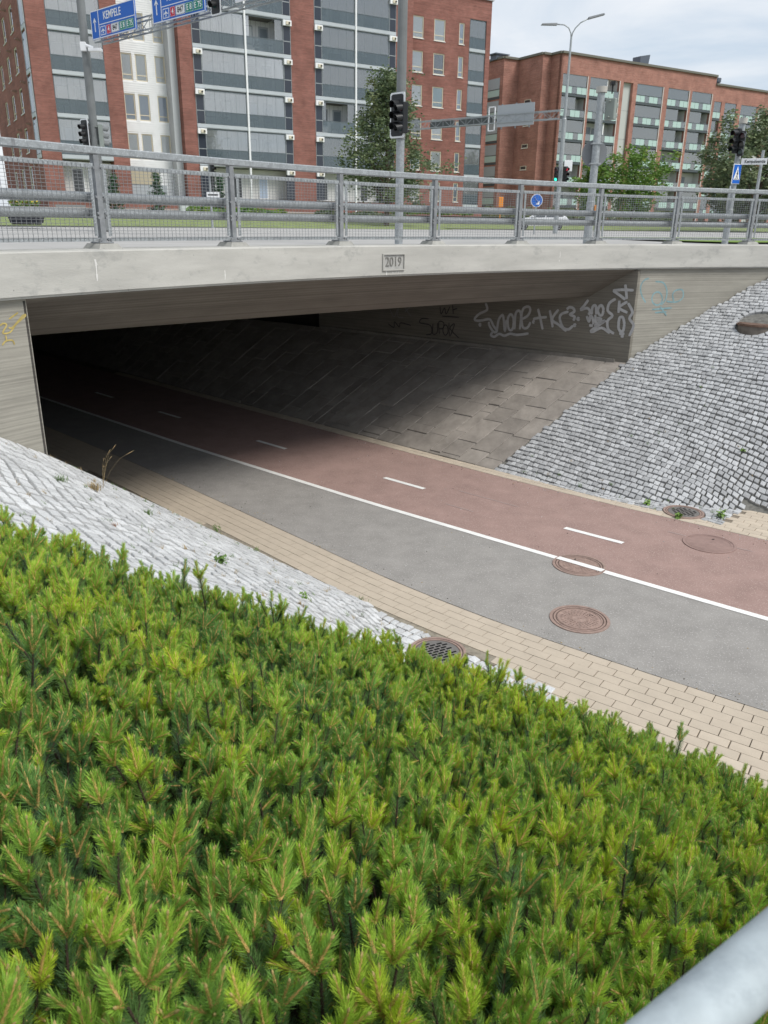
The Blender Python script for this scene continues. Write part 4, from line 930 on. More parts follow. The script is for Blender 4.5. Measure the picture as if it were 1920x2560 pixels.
# ------------------------------------------------------------------ street furniture
def zg(x, y): return zq(-Vector((x, y)).dot(FV))
def pole(label, x, y, z0, h, r, m_=galv, cap=True, name='pole', lean=0):
    t = thing(name, label, 'pole', (x, y, z0))
    MB().tube([(0,0,-.1), (0,0,h*.3), (0,0,h*.3+.01), (0,0,h)], [r*1.12, r*1.12, r, r*.9], 16).build('shaft', t, m_, smooth=False)
    if cap: MB().disc((0,0,0), 0, r*1.35, h-.04, h+.09, 20).build('cap', t, mat('pole_cap', (.48,.46,.42), rough=.6))
    MB().disc((0,0,0), 0, r*1.9, -.05, .03, 16).build('base_flange', t, m_)
    return t
def signal(label, c, face, n_l=3, board=True, housing=black_pl, visor=black_pl, lit=None, wd=.30, group='traffic signal heads', sc_=.74):
    """signal head; front looks along local -Y before rotation"""
    ang = math.atan2(face[1], face[0])+PI/2
    t = thing('traffic_light', label, 'traffic light', c, ang, group); t.scale = (sc_, sc_, sc_)
    H = .30*n_l+.04
    MB().box(-wd/2, wd/2, 0, .20, -H/2, H/2).build('housing', t, housing, bevel=.02)
    if board:
        bw, bh = .58, H+.32; mb = MB()
        def rr(w_, h_, r_=.07, n=5):
            P = []
            for cx, cz, a in ((w_/2-r_, h_/2-r_, 0), (-w_/2+r_, h_/2-r_, 90), (-w_/2+r_, -h_/2+r_, 180), (w_/2-r_, -h_/2+r_, 270)):
                for i in range(n+1): th = R(a+90*i/n); P.append((cx+r_*math.cos(th), cz+r_*math.sin(th)))
            return P
        for (w1, h1, y0, y1, mm, nm) in ((bw, bh, .03, .05, white_pl, 'backboard_border'), (bw-.10, bh-.10, .018, .028, black_pl, 'backboard')):
            P = rr(w1, h1); n = len(P); MB().add([(x, y0, z) for x, z in P]+[(x, y1, z) for x, z in P], [tuple(range(n)), tuple(range(n, 2*n))[::-1]]+[(i, (i+1)%n, n+(i+1)%n, n+i) for i in range(n)]).build(nm, t, mm)
    for i in range(n_l):
        z = H/2-.17-.30*i
        lm = [lens_r, lens_y, lens_g][i if n_l == 3 else (0 if i == 0 else 2)]
        if lit == 'g' and i == n_l-1: lm = lit_g
        if lit == 'r' and i == 0: lm = lit_r
        mb = MB(); k = 16; mb.add([(math.cos(2*PI*j/k)*.10, -.012, z+math.sin(2*PI*j/k)*.10) for j in range(k)], [tuple(range(k))]); mb.build('lens', t, lm, fix=False)
        mb = MB(); vs = []; k = 14
        for j in range(k+1):
            th = R(-35)+R(250)*j/k; vs += [(math.cos(th)*.125, .0, z+math.sin(th)*.125), (math.cos(th)*.118, -.27+.05*(1-math.sin(th)), z+math.sin(th)*.118-.035), (math.cos(th)*.117, .0, z+math.sin(th)*.117), (math.cos(th)*.110, -.27+.05*(1-math.sin(th)), z+math.sin(th)*.110-.035)]
        fs = []
        for j in range(k): fs += [(4*j, 4*j+1, 4*j+5, 4*j+4), (4*j+2, 4*j+6, 4*j+7, 4*j+3), (4*j+1, 4*j+3, 4*j+7, 4*j+5)]
        mb.add(vs, fs); mb.build('visor', t, visor)
    MB().box(-.03, .03, .18, .32, H/2-.1, H/2-.06).box(-.03, .03, .18, .32, -H/2+.06, -H/2+.1).build('bracket', t, housing)
    return t
def d2(a, b): v = Vector(b)-Vector(a); return v.normalized()
# left pole with gantry
LPx, LPy = -9.95, 29.1
pole('left grey gantry pole carrying the blue road signs', LPx, LPy, -.25, 9.5, .135, pole_grey)
signal('white bordered traffic light on the left side of the left pole', (LPx-.30, LPy-.10, 2.75), (-.62,-.78), board=True)
signal('grey green traffic light turned away on the right of the left pole', (LPx+.32, LPy-.05, 2.70), (.9,.25), board=False, housing=sig_grey, visor=mat('visor_grey', (.20,.21,.21), rough=.5), wd=.32)
t = thing('street_camera', 'white camera bracket on the left gantry pole below the signs', 'camera', (LPx, LPy-.16, 5.3)); MB().box(-.08,.10,-.10,.0,-.12,.14).tube([(.1,-.05,.05),(.28,-.1,-.02),(.34,-.12,-.03)], .05, 8).box(.2,.62,-.2,.0,-.14,-.05).build('housing', t, white_pl, bevel=.01)
t = thing('round_sign', 'red and yellow round sign seen nearly edge on beside the left pole', 'road sign', (LPx+.04, LPy-.2, 1.95), R(74)); t.scale = (.75, .75, .75)
mb = MB(); k = 24; mb.use(red_sign).add([(math.cos(2*PI*j/k)*.33, y, math.sin(2*PI*j/k)*.33) for y in (-.01,.01) for j in range(k)], [tuple(range(k)), tuple(range(k,2*k))[::-1]]+[(j,(j+1)%k,k+(j+1)%k,k+j) for j in range(k)]); mb.build('disc', t)
MB().add([(math.cos(2*PI*j/k)*.26, -.014, math.sin(2*PI*j/k)*.26) for j in range(k)], [tuple(range(k))]).build('face', t, yellow_sign, fix=False)
def truss(label, a, b, hgt=.45, wid=.4, seg=.55, m_=galv, name='gantry_arm'):
    a, b = Vector(a), Vector(b); d = (b-a).normalized(); s = Vector((-d.y, d.x, 0)).normalized()*wid; u = Vector((0,0,hgt)); t = thing(name, label, 'gantry', tuple(a))
    mb = MB(); L_ = (b-a).length; z0 = Vector((0,0,0))
    for o in (z0, s, u, s+u): mb.bar(o, d*L_+o, .038)
    k = int(L_/seg)
    for i in range(k):
        p, q = d*(L_*i/k), d*(L_*(i+1)/k)
        for o1, o2 in ((z0, u), (s, s+u), (z0, s)):
            mb.bar(p+o1, q+o2, .016, n=4) if i % 2 else mb.bar(p+o2, q+o1, .016, n=4)
        mb.bar(p, p+u, .016); mb.bar(p+s, p+s+u, .016)
    mb.build('truss', t, m_, fix=False); return t
GD = d2((-9.63, 28.94), (-7.5, 27.08)); GN_ = Vector((GD.y, -GD.x)); GN_ = GN_ if GN_.y < 0 else -GN_
def G3(s, f, z): p = Vector((-9.63, 28.94))+GD*s+GN_*f; return Vector((p.x, p.y, z))
truss('lattice gantry arm over the road carrying the blue signs', G3(-.3, -.55, 5.50), G3(19, -.55, 5.50), wid=-.3, hgt=.34)
def plate(mb, O, tx, nrm, x0, x1, z0, z1, f0, f1):
    tx, nrm = Vector(tx), Vector(nrm); P = []
    for f in (f0, f1):
        for x, z in ((x0,z0),(x1,z0),(x1,z1),(x0,z1)): P.append(O+tx*x+nrm*f+Vector((0,0,z)))
    mb.add(P, [(0,1,2,3),(7,6,5,4),(0,4,5,1),(1,5,6,2),(2,6,7,3),(3,7,4,0)]); return mb
def direction_sign(label, s0, txt):
    O = G3(s0, 0, 5.30); t = thing('direction_sign', label, 'road sign', (0,0,0)); tx = Vector((GD.x, GD.y, 0)); nr = Vector((GN_.x, GN_.y, 0))
    W_, H_ = 2.84, 1.16
    plate(MB(), O, tx, nr, 0, W_, 0, H_, -.03, 0).build('panel', t, blue_sign)
    mb = MB()
    for x0, x1, z0, z1 in ((0, W_, 0, .035), (0, W_, H_-.035, H_), (0, .035, 0, H_), (W_-.035, W_, 0, H_), (.50, .535, 0, H_), (.5, W_, .53, .56)): plate(mb, O, tx, nr, x0, x1, z0, z1, .0, .004)
    mb.build('border', t, white_pl)
    mb = MB(); plate(mb, O, tx, nr, .235, .285, .30, .70, .0, .005); q = [O+tx*x+nr*.005+Vector((0,0,z)) for x, z in ((.26,.88),(.14,.66),(.26,.72),(.38,.66))]; mb.add(q, [(0,1,2),(0,2,3)]); mb.build('arrow', t, white_pl, fix=False)
    put_text('lettering', txt, .44, O+tx*(.62+.27*len(txt)*.42)+nr*.004+Vector((0,0,.845)), tx, nr, white_pl, t, bold=.006, sx=.66)
    x = .60; ic = []
    mb = MB(); plate(mb, O, tx, nr, x, x+.34, .10, .46, .0, .004); mb.build('airport_frame', t, white_pl); mb = MB(); plate(mb, O, tx, nr, x+.03, x+.31, .13, .43, .004, .007); mb.build('airport_field', t, blue_sign)
    mb = MB(); c = O+tx*(x+.17)+nr*.009+Vector((0,0,.28)); P = [(0,.13),(-.02,.06),(-.12,-.02),(-.12,-.05),(-.02,-.01),(-.02,-.08),(-.05,-.11),(-.05,-.125),(0,-.105),(.05,-.125),(.05,-.11),(.02,-.08),(.02,-.01),(.12,-.05),(.12,-.02),(.02,.06)]
    mb.add([c+tx*a+Vector((0,0,b)) for a, b in P], [tuple(range(16))]); mb.build('aeroplane', t, white_pl, fix=False)
    x = 1.0
    for nm, wd_, bgm, fg in (('4', .30, red_sign, white_pl), ('847', .52, white_pl, black_txt), ('E 8', .42, green_sign, white_pl), ('E 75', .50, green_sign, white_pl)):
        mb = MB(); plate(mb, O, tx, nr, x, x+wd_-.03, .10, .46, .0, .004); mb.build('route_panel', t, bgm)
        mb = MB()      # dashed border
        k = int(wd_/.055)
        for i in range(k):
            a = x+.008+(wd_-.046)*i/k
            for z in (.112, .436): plate(mb, O, tx, nr, a, a+.030, z, z+.014, .004, .007)
        for i in range(6):
            for a in (x+.008, x+wd_-.052): plate(mb, O, tx, nr, a, a+.014, .115+.055*i, .115+.055*i+.03, .004, .007)
        mb.build('dashes', t, fg)
        put_text('route_number', nm, .30, O+tx*(x+wd_/2-.015)+nr*.006+Vector((0,0,.28)), tx, nr, fg, t, bold=.004, sx=.70); x += wd_
    for ch in t.children_recursive:
        for v in ch.data.vertices: v.co.z = 5.50+(v.co.z-5.30)*.68; q = Vector((v.co.x-O.x, v.co.y-O.y)).dot(GD); v.co.x -= GD.x*q*.10; v.co.y -= GD.y*q*.10
    return t
direction_sign('blue KEMPELE direction sign, the left one on the gantry', 0.0, 'KEMPELE')
direction_sign('blue KEMPELE direction sign, second on the gantry and cut by the frame', 3.45, 'KEMPELE')
signal('white bordered traffic light hanging on the gantry right of the signs', tuple(G3(6.62, .15, 5.75)), (-.66,-.75))
t = thing('sign_back', 'white sign panel at the top edge beyond the gantry light', 'road sign'); plate(MB(), G3(7.3, 0, 5.50), (GD.x, GD.y, 0), (GN_.x, GN_.y, 0), 0, 2.6, 0, 1.0, -.03, 0).build('panel', t, white_pl)
# middle pole
MP = Vector((.27, 19.9)); pole('tall grey pole in the middle carrying a large traffic light', MP.x, MP.y, -.46, 9.0, .085, galv, name='signal_pole')
MB_p = MB().tube([(0,0,0), (0,0,6.2)], .108, 16).build('sleeve', bpy.data.objects['signal_pole'], pole_grey, loc=(0,0,2.32))
signal('large white bordered traffic light on the tall middle pole', (MP.x-.10, MP.y-.18, 2.34), (-.66,-.75))
signal('black traffic light right behind the large white bordered one', (MP.x-.0, MP.y-.30, 2.28), (-.85,-.50), board=False, wd=.26, sc_=.68)
# far gantry from the lamp post
LM = Vector((8.55, 42.3))
t = thing('street_lamp', 'tall double armed street lamp in front of the right building', 'street lamp', (LM.x, LM.y, -.26))
MB().tube([(0,0,-.1),(0,0,5.2),(0,0,5.25),(0,0,8.7)], [.12,.105,.075,.045], 12).build('post', t, galv, smooth=False)
for sx, dz, nm in ((-1, 0, 0), (1, .32, 1)):
    P = [(0,0,8.6),(sx*.04,0,8.85),(sx*.16,0,9.06),(sx*.38,0,9.18+dz*.3),(sx*.75,0,9.2+dz*.8)]
    ar = MB().tube(P, .028, 8).build('lamp_arm', t, galv, smooth=True)
    x0, z0 = sx*.72, 9.2+dz*.8; mb = MB(); sl_ = .25 if sx > 0 else 0
    mb.hexa([(x0,-.10,z0-.05),(x0+sx*.75,-.13,z0-.04+sl_*.75),(x0+sx*.75,.13,z0-.04+sl_*.75),(x0,.10,z0-.05),(x0,-.06,z0+.05),(x0+sx*.70,-.09,z0+.02+sl_*.75),(x0+sx*.70,.09,z0+.02+sl_*.75),(x0,.06,z0+.05)])
    mb.build('lamp_head', t, mat('lamp_head_grey', (.20,.21,.22), rough=.5), bevel=.01)
truss('thin lattice gantry from the street lamp to the left behind the middle pole', (LM.x-.1, LM.y, 4.95), (1.25, 48.6, 5.02), hgt=.36, wid=.35, seg=.5, name='gantry_arm')
gd = d2((LM.x, LM.y), (1.25, 48.6))
for k, (a, b) in enumerate(((.42, .64), (.68, .84))):
    Lg = (Vector((1.25, 48.6))-LM).length; O = Vector((LM.x, LM.y, 4.98))+Vector((gd.x, gd.y, 0))*Lg*a
    t = thing('cable_tray', ('dark ribbed cable tray in the middle of the far gantry', 'second dark ribbed cable tray, nearer the middle pole')[k], 'cable tray'); plate(MB(), O, (gd.x, gd.y, 0), (gd.y, -gd.x, 0), 0, Lg*(b-a), 0, .32, -.25, -.1).build('tray', t, mat('tray_dark', (.09,.10,.10), rough=.6))
for k, (p, q, z0, z1, lb) in enumerate(((.16,.385,4.78,5.78,'back of a large grey sign on the far gantry near the street lamp'),)):
    a_, b_ = LM+gd*Lg*p, LM+gd*Lg*q; t = thing('sign_back', lb, 'road sign'); O = Vector((a_.x, a_.y, z0)); mb = MB(); nr = (gd.y, -gd.x, 0) if -gd.x < 0 else (-gd.y, gd.x, 0)
    plate(mb, O, (gd.x, gd.y, 0), nr, 0, (b_-a_).length, 0, z1-z0, .30, .33); mb.build('panel', t, mat('sign_back_light', (.40,.42,.44), rough=.5, metal=.2)); mb = MB()
    for x in (.12, .5, .88): plate(mb, O, (gd.x, gd.y, 0), nr, (b_-a_).length*x-.03, (b_-a_).length*x+.03, -.1, z1-z0+.05, .24, .30)
    for z in (.3, .7): plate(mb, O, (gd.x, gd.y, 0), nr, 0, (b_-a_).length, (z1-z0)*z-.02, (z1-z0)*z+.02, .24, .29)
    mb.build('stiffener', t, sign_back)
t = thing('sign_back', 'narrow white framed sign panel at the left end of the far gantry sign', 'road sign'); a_ = LM+gd*Lg*.40; O = Vector((a_.x, a_.y, 4.62)); mb = MB()
for x0, x1, z0, z1 in ((0,.42,0,.05),(0,.42,1.1,1.15),(0,.05,0,1.15),(.37,.42,0,1.15)): plate(mb, O, (gd.x, gd.y, 0), (gd.y, -gd.x, 0), x0, x1, z0, z1, -.3, -.25)
mb.build('frame', t, white_pl)
signal('distant traffic light showing green on the street lamp post', (8.22, 41.6, 2.42), (-.35,-.93), board=False, lit='g', wd=.28, sc_=.72)
signal('distant traffic light showing a red lens right of the green one', (8.72, 41.7, 2.45), (.35,-.93), board=False, lit='r', wd=.28)
t = thing('sign_back', 'small white square sign behind the distant traffic lights', 'road sign', (8.8, 42.0, 2.85)); MB().box(-.14, .26, 0, .03, -.25, .25).build('panel', t, white_pl, bevel=.01)
# pole with grey box and round sign back
P3 = Vector((5.22, 21.6)); pole('speckled galvanised pole with white cap carrying a round sign back', P3.x, P3.y, -.46, 3.62, .10, galv, name='signal_pole')
signal('grey traffic light seen from behind on the capped galvanised pole', (P3.x+.30, P3.y, 2.75), (.62,.78), n_l=2, board=False, housing=sig_grey, visor=sig_grey, wd=.34)
t = thing('detector_camera', 'small dark detector on top of the grey signal box', 'camera', (P3.x+.26, P3.y, 3.2)); MB().box(-.05,.05,-.05,.09,.08,.17).bar((0,0,-.1),(0,0,.08),.03).box(-.02,.02,-.12,.12,.09,.11).build('body', t, black_pl)
t = thing('round_sign', 'dark grey back of a round road sign clamped to the galvanised pole', 'road sign', (P3.x, P3.y+.13, 1.76), 0)
k = 32; MB().add([(math.cos(2*PI*j/k)*.32, y, math.sin(2*PI*j/k)*.32) for y in (-.012,.012) for j in range(k)], [tuple(range(k)), tuple(range(k,2*k))[::-1]]+[(j,(j+1)%k,k+(j+1)%k,k+j) for j in range(k)]).build('disc', t, sign_back)
MB().box(-.13,.13,-.24,-.03,.20,.235).box(-.13,.13,-.24,-.03,-.26,-.225).build('clamp', t, galv)
t = thing('push_button', 'orange pedestrian push button box on the galvanised pole', 'push button', (P3.x+.13, P3.y-.06, .42)); MB().box(-.05,.05,-.06,.06,-.1,.12).build('box', t, yellow_sign, bevel=.01)
# right pole
P4 = Vector((9.12, 22.35)); pole('right signal pole with the Kempeleentie street sign', P4.x, P4.y, -.40, 3.0, .075, galv, name='signal_pole')
signal('left black traffic light of the pair on the right pole', (P4.x-.20, P4.y-.16, 2.14), (-.85,-.5), board=False, wd=.24, sc_=.62)
signal('right black traffic light of the pair on the right pole', (P4.x-.05, P4.y-.20, 2.08), (-.5,-.86), board=False, wd=.24, sc_=.62)
t = thing('street_name_sign', 'white street name sign reading Kempeleentie on the right pole', 'street sign', (P4.x+.07, P4.y-.08, 1.66), R(-20))
MB().box(0, .62, -.01, .01, -.075, .075).build('blade', t, white_pl, bevel=.004); MB().box(-.08, 0, -.02, .02, .05, .065).box(-.08, 0, -.02, .02, -.065, -.05).build('bracket', t, galv)
put_text('lettering', 'Kempeleentie', .115, (.33, -.013, 0), (1,0,0), (0,-1,0), black_txt, t, depth=.003, bold=.001, sx=.78)
t = thing('crossing_sign', 'blue pedestrian crossing sign with white triangle on the right pole', 'road sign', (P4.x-.02, P4.y-.12, 1.36), R(28))
MB().box(-.15,.15,-.012,.012,-.24,.24).build('plate', t, white_pl, bevel=.006); MB().box(-.135,.135,-.018,-.013,-.225,.225).build('field', t, blue_sign)
MB().add([(-.12,-.02,-.14),(.12,-.02,-.14),(.0,-.02,.19)], [(0,1,2)]).build('triangle', t, white_pl, fix=False)
mb = MB(); k = 10; mb.add([(math.cos(2*PI*j/k)*.017+.005, -.023, .075+math.sin(2*PI*j/k)*.017) for j in range(k)], [tuple(range(k))])
for a, b, w_ in (((.005,.055),(.0,-.02),.034),((.0,-.02),(-.035,-.115),.018),((.0,-.02),(.035,-.115),.018),((.005,.045),(-.03,.0),.012),((.005,.045),(.035,.0),.012)):
    mb.bar((a[0],-.0225,a[1]), (b[0],-.0225,b[1]), w_, .002)
for i in range(4): mb.add([(-.09+.05*i,-.022,-.135),(-.065+.05*i,-.022,-.135),(-.055+.05*i,-.022,-.115),(-.08+.05*i,-.022,-.115)], [(0,1,2,3)])
mb.build('walker', t, black_txt, fix=False)
t = thing('round_sign', 'narrow grey back of a round sign low on the right pole', 'road sign', (P4.x-.12, P4.y-.1, .78), R(72))
k = 24; MB().add([(math.cos(2*PI*j/k)*.30, y, math.sin(2*PI*j/k)*.30) for y in (-.012,.012) for j in range(k)], [tuple(range(k)), tuple(range(k,2*k))[::-1]]+[(j,(j+1)%k,k+(j+1)%k,k+j) for j in range(k)]).build('disc', t, mat('sign_back_light2', (.36,.38,.40), rough=.5))
pole('thin grey post at the right edge of the picture', 12.05, 27.6, -.3, 2.7, .05, galv, cap=False, name='post')
# keep right sign
t = thing('keep_right_sign', 'round blue sign with a white diagonal arrow in front of the white car', 'road sign', (6.3, 35.6, 1.05), R(10))
k = 28; MB().add([(math.cos(2*PI*j/k)*.26, y, math.sin(2*PI*j/k)*.26) for y in (-.012,.012) for j in range(k)], [tuple(range(k)), tuple(range(k,2*k))[::-1]]+[(j,(j+1)%k,k+(j+1)%k,k+j) for j in range(k)]).build('rim', t, white_pl)
MB().add([(math.cos(2*PI*j/k)*.24, -.016, math.sin(2*PI*j/k)*.24) for j in range(k)], [tuple(range(k))]).build('face', t, blue_sign, fix=False)
mb = MB(); mb.bar((-.11,-.02,.14), (.06,-.02,-.07), .05, .003); mb.add([(.12,-.021,-.01),(.12,-.021,-.16),(-.03,-.021,-.15)], [(0,1,2)]); mb.build('arrow', t, white_pl, fix=False); MB().tube([(0,.03,.2),(0,.03,-1.35)], .03, 8).build('post', t, galv)
# small signal pole behind the second railing bay
t = pole('thin signal post beside the ground floor of the big building', -9.35, 44.3, -.26, 3.3, .06, galv, cap=False, name='post')
signal('small distant traffic light on the thin signal post', (-9.1, 44.1, 2.65), (.75,-.66), board=False, wd=.24)
t = thing('street_name_sign', 'tiny white name plate on the thin signal post', 'street sign', (-9.35, 44.15, 1.38)); MB().box(-.18, .5, -.01, .01, -.13, .13).build('blade', t, white_pl); MB().box(-.10, .42, -.014, -.011, -.04, .04).build('print', t, black_txt)
# planter
t = thing('flower_planter', 'black planter box with yellow and white flowers on the pavement', 'planter', (-13.55, 31.2, -.15), R(8))
MB().hexa([(-.50,-.35,.06),(.50,-.35,.06),(.50,.35,.06),(-.50,.35,.06),(-.62,-.42,.52),(.62,-.42,.52),(.62,.42,.52),(-.62,.42,.52)]).box(-.66,.66,-.45,.45,.52,.58).build('box', t, mat('planter_black', (.02,.022,.03), rough=.5), bevel=.01)
for x in (-.4,-.13,.13,.4): MB().box(x-.05,x+.05,-.3,.3,0,.07).build('foot', t, black_pl)
for nm, mm, zz, kk in (('foliage', weed_green, .25, 160), ('yellow_flowers', mat('petal_yellow', (.75,.55,.03), rough=.6), .45, 70), ('white_flowers', mat('petal_white', (.8,.78,.72), rough=.6), .60, 36)):
    mb = MB()
    for i in range(kk):
        c = Vector((rw.uniform(-.5,.5), rw.uniform(-.3,.3), .6+zz*rw.uniform(.2, 1))); x, y = perp(Vector((rw.gauss(0,1), rw.gauss(0,1), rw.gauss(0,1))).normalized()); q = .045; mb.add([c-x*q, c-y*q, c+x*q, c+y*q], [(0,1,2,3)])
    mb.build(nm, t, mm, fix=False)
# bench and other small things before the big building
def loc_uv(p, q): v = FU*p-FV*q; return v.x, v.y
x, y = -21.2, 56.0; t = thing('bench', 'slatted grey bench with green legs on the lawn edge at the left', 'bench', (x, y, .12), R(31))
for k in range(3): MB().box(-.95,.95,-.25+k*.17,-.11+k*.17,.42,.46).build('seat_slat', t, sign_back)
for k in range(2): MB().box(-.95,.95,.24,.27,.55+k*.2,.70+k*.2).build('back_slat', t, sign_back)
for xx in (-.8,.8): MB().box(xx-.03,xx+.03,-.25,.28,0,.42).build('leg', t, mat('green_metal', (.02,.12,.10), rough=.5))
x, y = 8.6, 64.0; t = thing('hydrant_post', 'orange service post in front of the gap between the buildings', 'service post', (x, y, .55)); MB().box(-.17,.17,-.12,.12,.85,1.55).box(-.04,.04,-.04,.04,0,.85).build('body', t, yellow_sign, bevel=.03)
t = thing('utility_cabinet', 'grey white utility cabinet by the conifers at the building', 'cabinet', (-15.6, 64.6, .6), R(31)); MB().box(-.5,.5,-.25,.25,0,1.15).box(-.55,.55,-.3,.3,1.15,1.22).build('body', t, mat('cabinet_white', (.55,.58,.60), rough=.5), bevel=.02)

# ------------------------------------------------------------------ trees
def tree(name, label, cat, loc, h, trunk_h, rad, nleaf, ls, m_, kind='round', seed=1, group=None, wx=1.0, trunk_r=.13):
    r = random.Random(seed); t = thing(name, label, cat, loc, 0, group)
    def prof(f):      # crown radius factor over height fraction
        return {'round': math.sqrt(max(0, 1-(2*f-1)**2))**.8, 'cone': (1-f)**.75*(.35+.65*min(1, f*5+.35)), 'spruce': (1-f)*.98+.02}[kind]
    mb = MB(); mb.tube([(0,0,-.2),(.05,.02,trunk_h),(-.05,0,h*.6),(0,0,h*.93)], [trunk_r,trunk_r*.8,trunk_r*.45,trunk_r*.12], 8)
    clumps = []; nb = 26 if kind != 'spruce' else 30
    for i in range(nb):
        f = (i+.5)/nb; z = trunk_h*.85+(h-trunk_h*.85)*f; th = i*2.4+r.uniform(-.4,.4); rr = rad*prof(f)*r.uniform(.6, 1.05)
        e = Vector((math.cos(th)*rr*wx, math.sin(th)*rr, z+(.25*rr if kind != 'spruce' else -.12*rr))); b = Vector((0,0,max(trunk_h*.7, z-rr*.55)))
        mb.tube([b, b.lerp(e, .5)+Vector((0,0,.08*rr)), e], [trunk_r*.28, trunk_r*.16, trunk_r*.05], 5)
        for q in range(7):
            g_ = r.uniform(.35, 1.08); clumps.append((b.lerp(e, g_)+Vector((r.gauss(0,.16), r.gauss(0,.16), r.gauss(0,.14)))*rad*.8, rad*r.uniform(.10, .23)))
    mb.build('trunk', t, mat('bark_brown', (.10,.075,.055), rough=.95, var=.3, scale=8))
    mb = MB()
    for i in range(nleaf):
        c, cr = clumps[r.randrange(len(clumps))]; v = Vector((r.gauss(0,1), r.gauss(0,1), r.gauss(0,.8))); p = c+v*cr*.55
        nn = Vector((r.gauss(0,1), r.gauss(0,1), r.gauss(.6,1))).normalized(); x, y = perp(nn); q = ls*r.uniform(.6, 1.3)
        mb.add([p-x*q, p-y*q*.55, p+x*q, p+y*q*.55], [(0,1,2,3)])
    mb.build('crown', t, m_, fix=False); return t
lf_dark = leaf_mat('leaf_dark_oak', (.15,.20,.10), (.23,.26,.13), (.10,.145,.08), attr=False, trans=.3, island=.4)
lf_mid = leaf_mat('leaf_maple', (.16,.29,.06), (.26,.33,.07), (.11,.21,.05), attr=False, trans=.3, island=.3)
lf_con = leaf_mat('leaf_conifer', (.055,.12,.07), (.08,.15,.07), (.04,.085,.05), attr=False, trans=.1, island=.3)
tree('lawn_tree', 'tall pointed dark green tree before the big apartment building', 'tree', (-.1, 60.5, .0), 9.4, 2.1, 4.0, 14000, .12, lf_dark, 'cone', 3, trunk_r=.2)
tree('young_maple', 'bright green young tree in front of the right building, with yellowing tips', 'tree', (28.0, 96, .4), 7.3, 2.0, 3.9, 7000, .17, lf_mid, 'round', 5, 'bright young trees before the right building', wx=1.15)
tree('young_maple', 'smaller bright green tree just right of the round sign back', 'tree', (23.4, 96.5, .4), 6.7, 2.0, 2.4, 4500, .16, lf_mid, 'round', 6, 'bright young trees before the right building')
tree('street_tree', 'large dark bushy tree at the right edge behind the street sign', 'tree', (34.8, 79, .3), 8.9, 1.6, 5.0, 17000, .16, lf_dark, 'round', 8, 'dark bushy trees at the right', wx=1.15, trunk_r=.22)
tree('street_tree', 'dark bushy tree left of the Kempeleentie sign, lower than its neighbour', 'tree', (34.2, 84, .3), 5.6, 1.4, 3.2, 8000, .16, lf_dark, 'round', 9, 'dark bushy trees at the right', trunk_r=.18)
tree('street_tree', 'dark tree cut by the right edge of the picture', 'tree', (42.5, 86, .3), 9.6, 1.6, 5.2, 11000, .18, lf_dark, 'round', 10, 'dark bushy trees at the right', trunk_r=.22)
for k, (px_, py_, h_, r_, lb) in enumerate(((-20.4, 62.6, 2.9, .95, 'small conifer on the lawn left of the white ground floor door'), (-17.4, 63.4, 3.0, .85, 'small conifer on the lawn before the white wall'), (-13.3, 66.5, 3.0, .9, 'small conifer before the third brick pillar'))):
    tree('small_conifer', lb, 'conifer', (px_, py_, .35), h_, .3, r_, 2600, .075, lf_con, 'spruce', 20+k, 'small conifers on the lawn', trunk_r=.06)
def hedge(label, p0, p1, q, w_, h_, m_, n, seed):
    r = random.Random(seed); mb = MB(); x, y = loc_uv(p0, q)
    for i in range(n):
        p = r.uniform(0, p1-p0); d = r.uniform(-w_, w_)/2; z = h_*(1-(d/w_*1.4)**2)*r.uniform(.2, 1)*(.8+.2*math.sin(p*1.7)); c = Vector((FU.x*p-FV.x*d, FU.y*p-FV.y*d, z)); nn = Vector((r.gauss(0,1), r.gauss(0,1), r.gauss(.5,1))).normalized(); a, b = perp(nn); qq = .13
        mb.add([c-a*qq, c-b*qq*.6, c+a*qq, c+b*qq*.6], [(0,1,2,3)])
    return mb.build('hedge', None, m_, fix=False, loc=(x, y, zlawn(q, p0)), label=label, cat='hedge')
hedge('low green hedge on the lawn left of the lawn tree', 19, 26.5, 60, 1.6, .62, lf_mid, 2600, 1)
hedge('low dark hedge along the lawn right of the lawn tree', 29, 37, 59, 1.2, .55, lf_dark, 2600, 2)
hedge('clipped hedge under the ground floor windows of the right wing', 42, 52, 70, 1.2, .9, lf_mid, 2600, 3)
hedge('long dark shrubs at the foot of the far brick building', 45, 110, 92, 2.2, 1.9, lf_dark, 9000, 4)

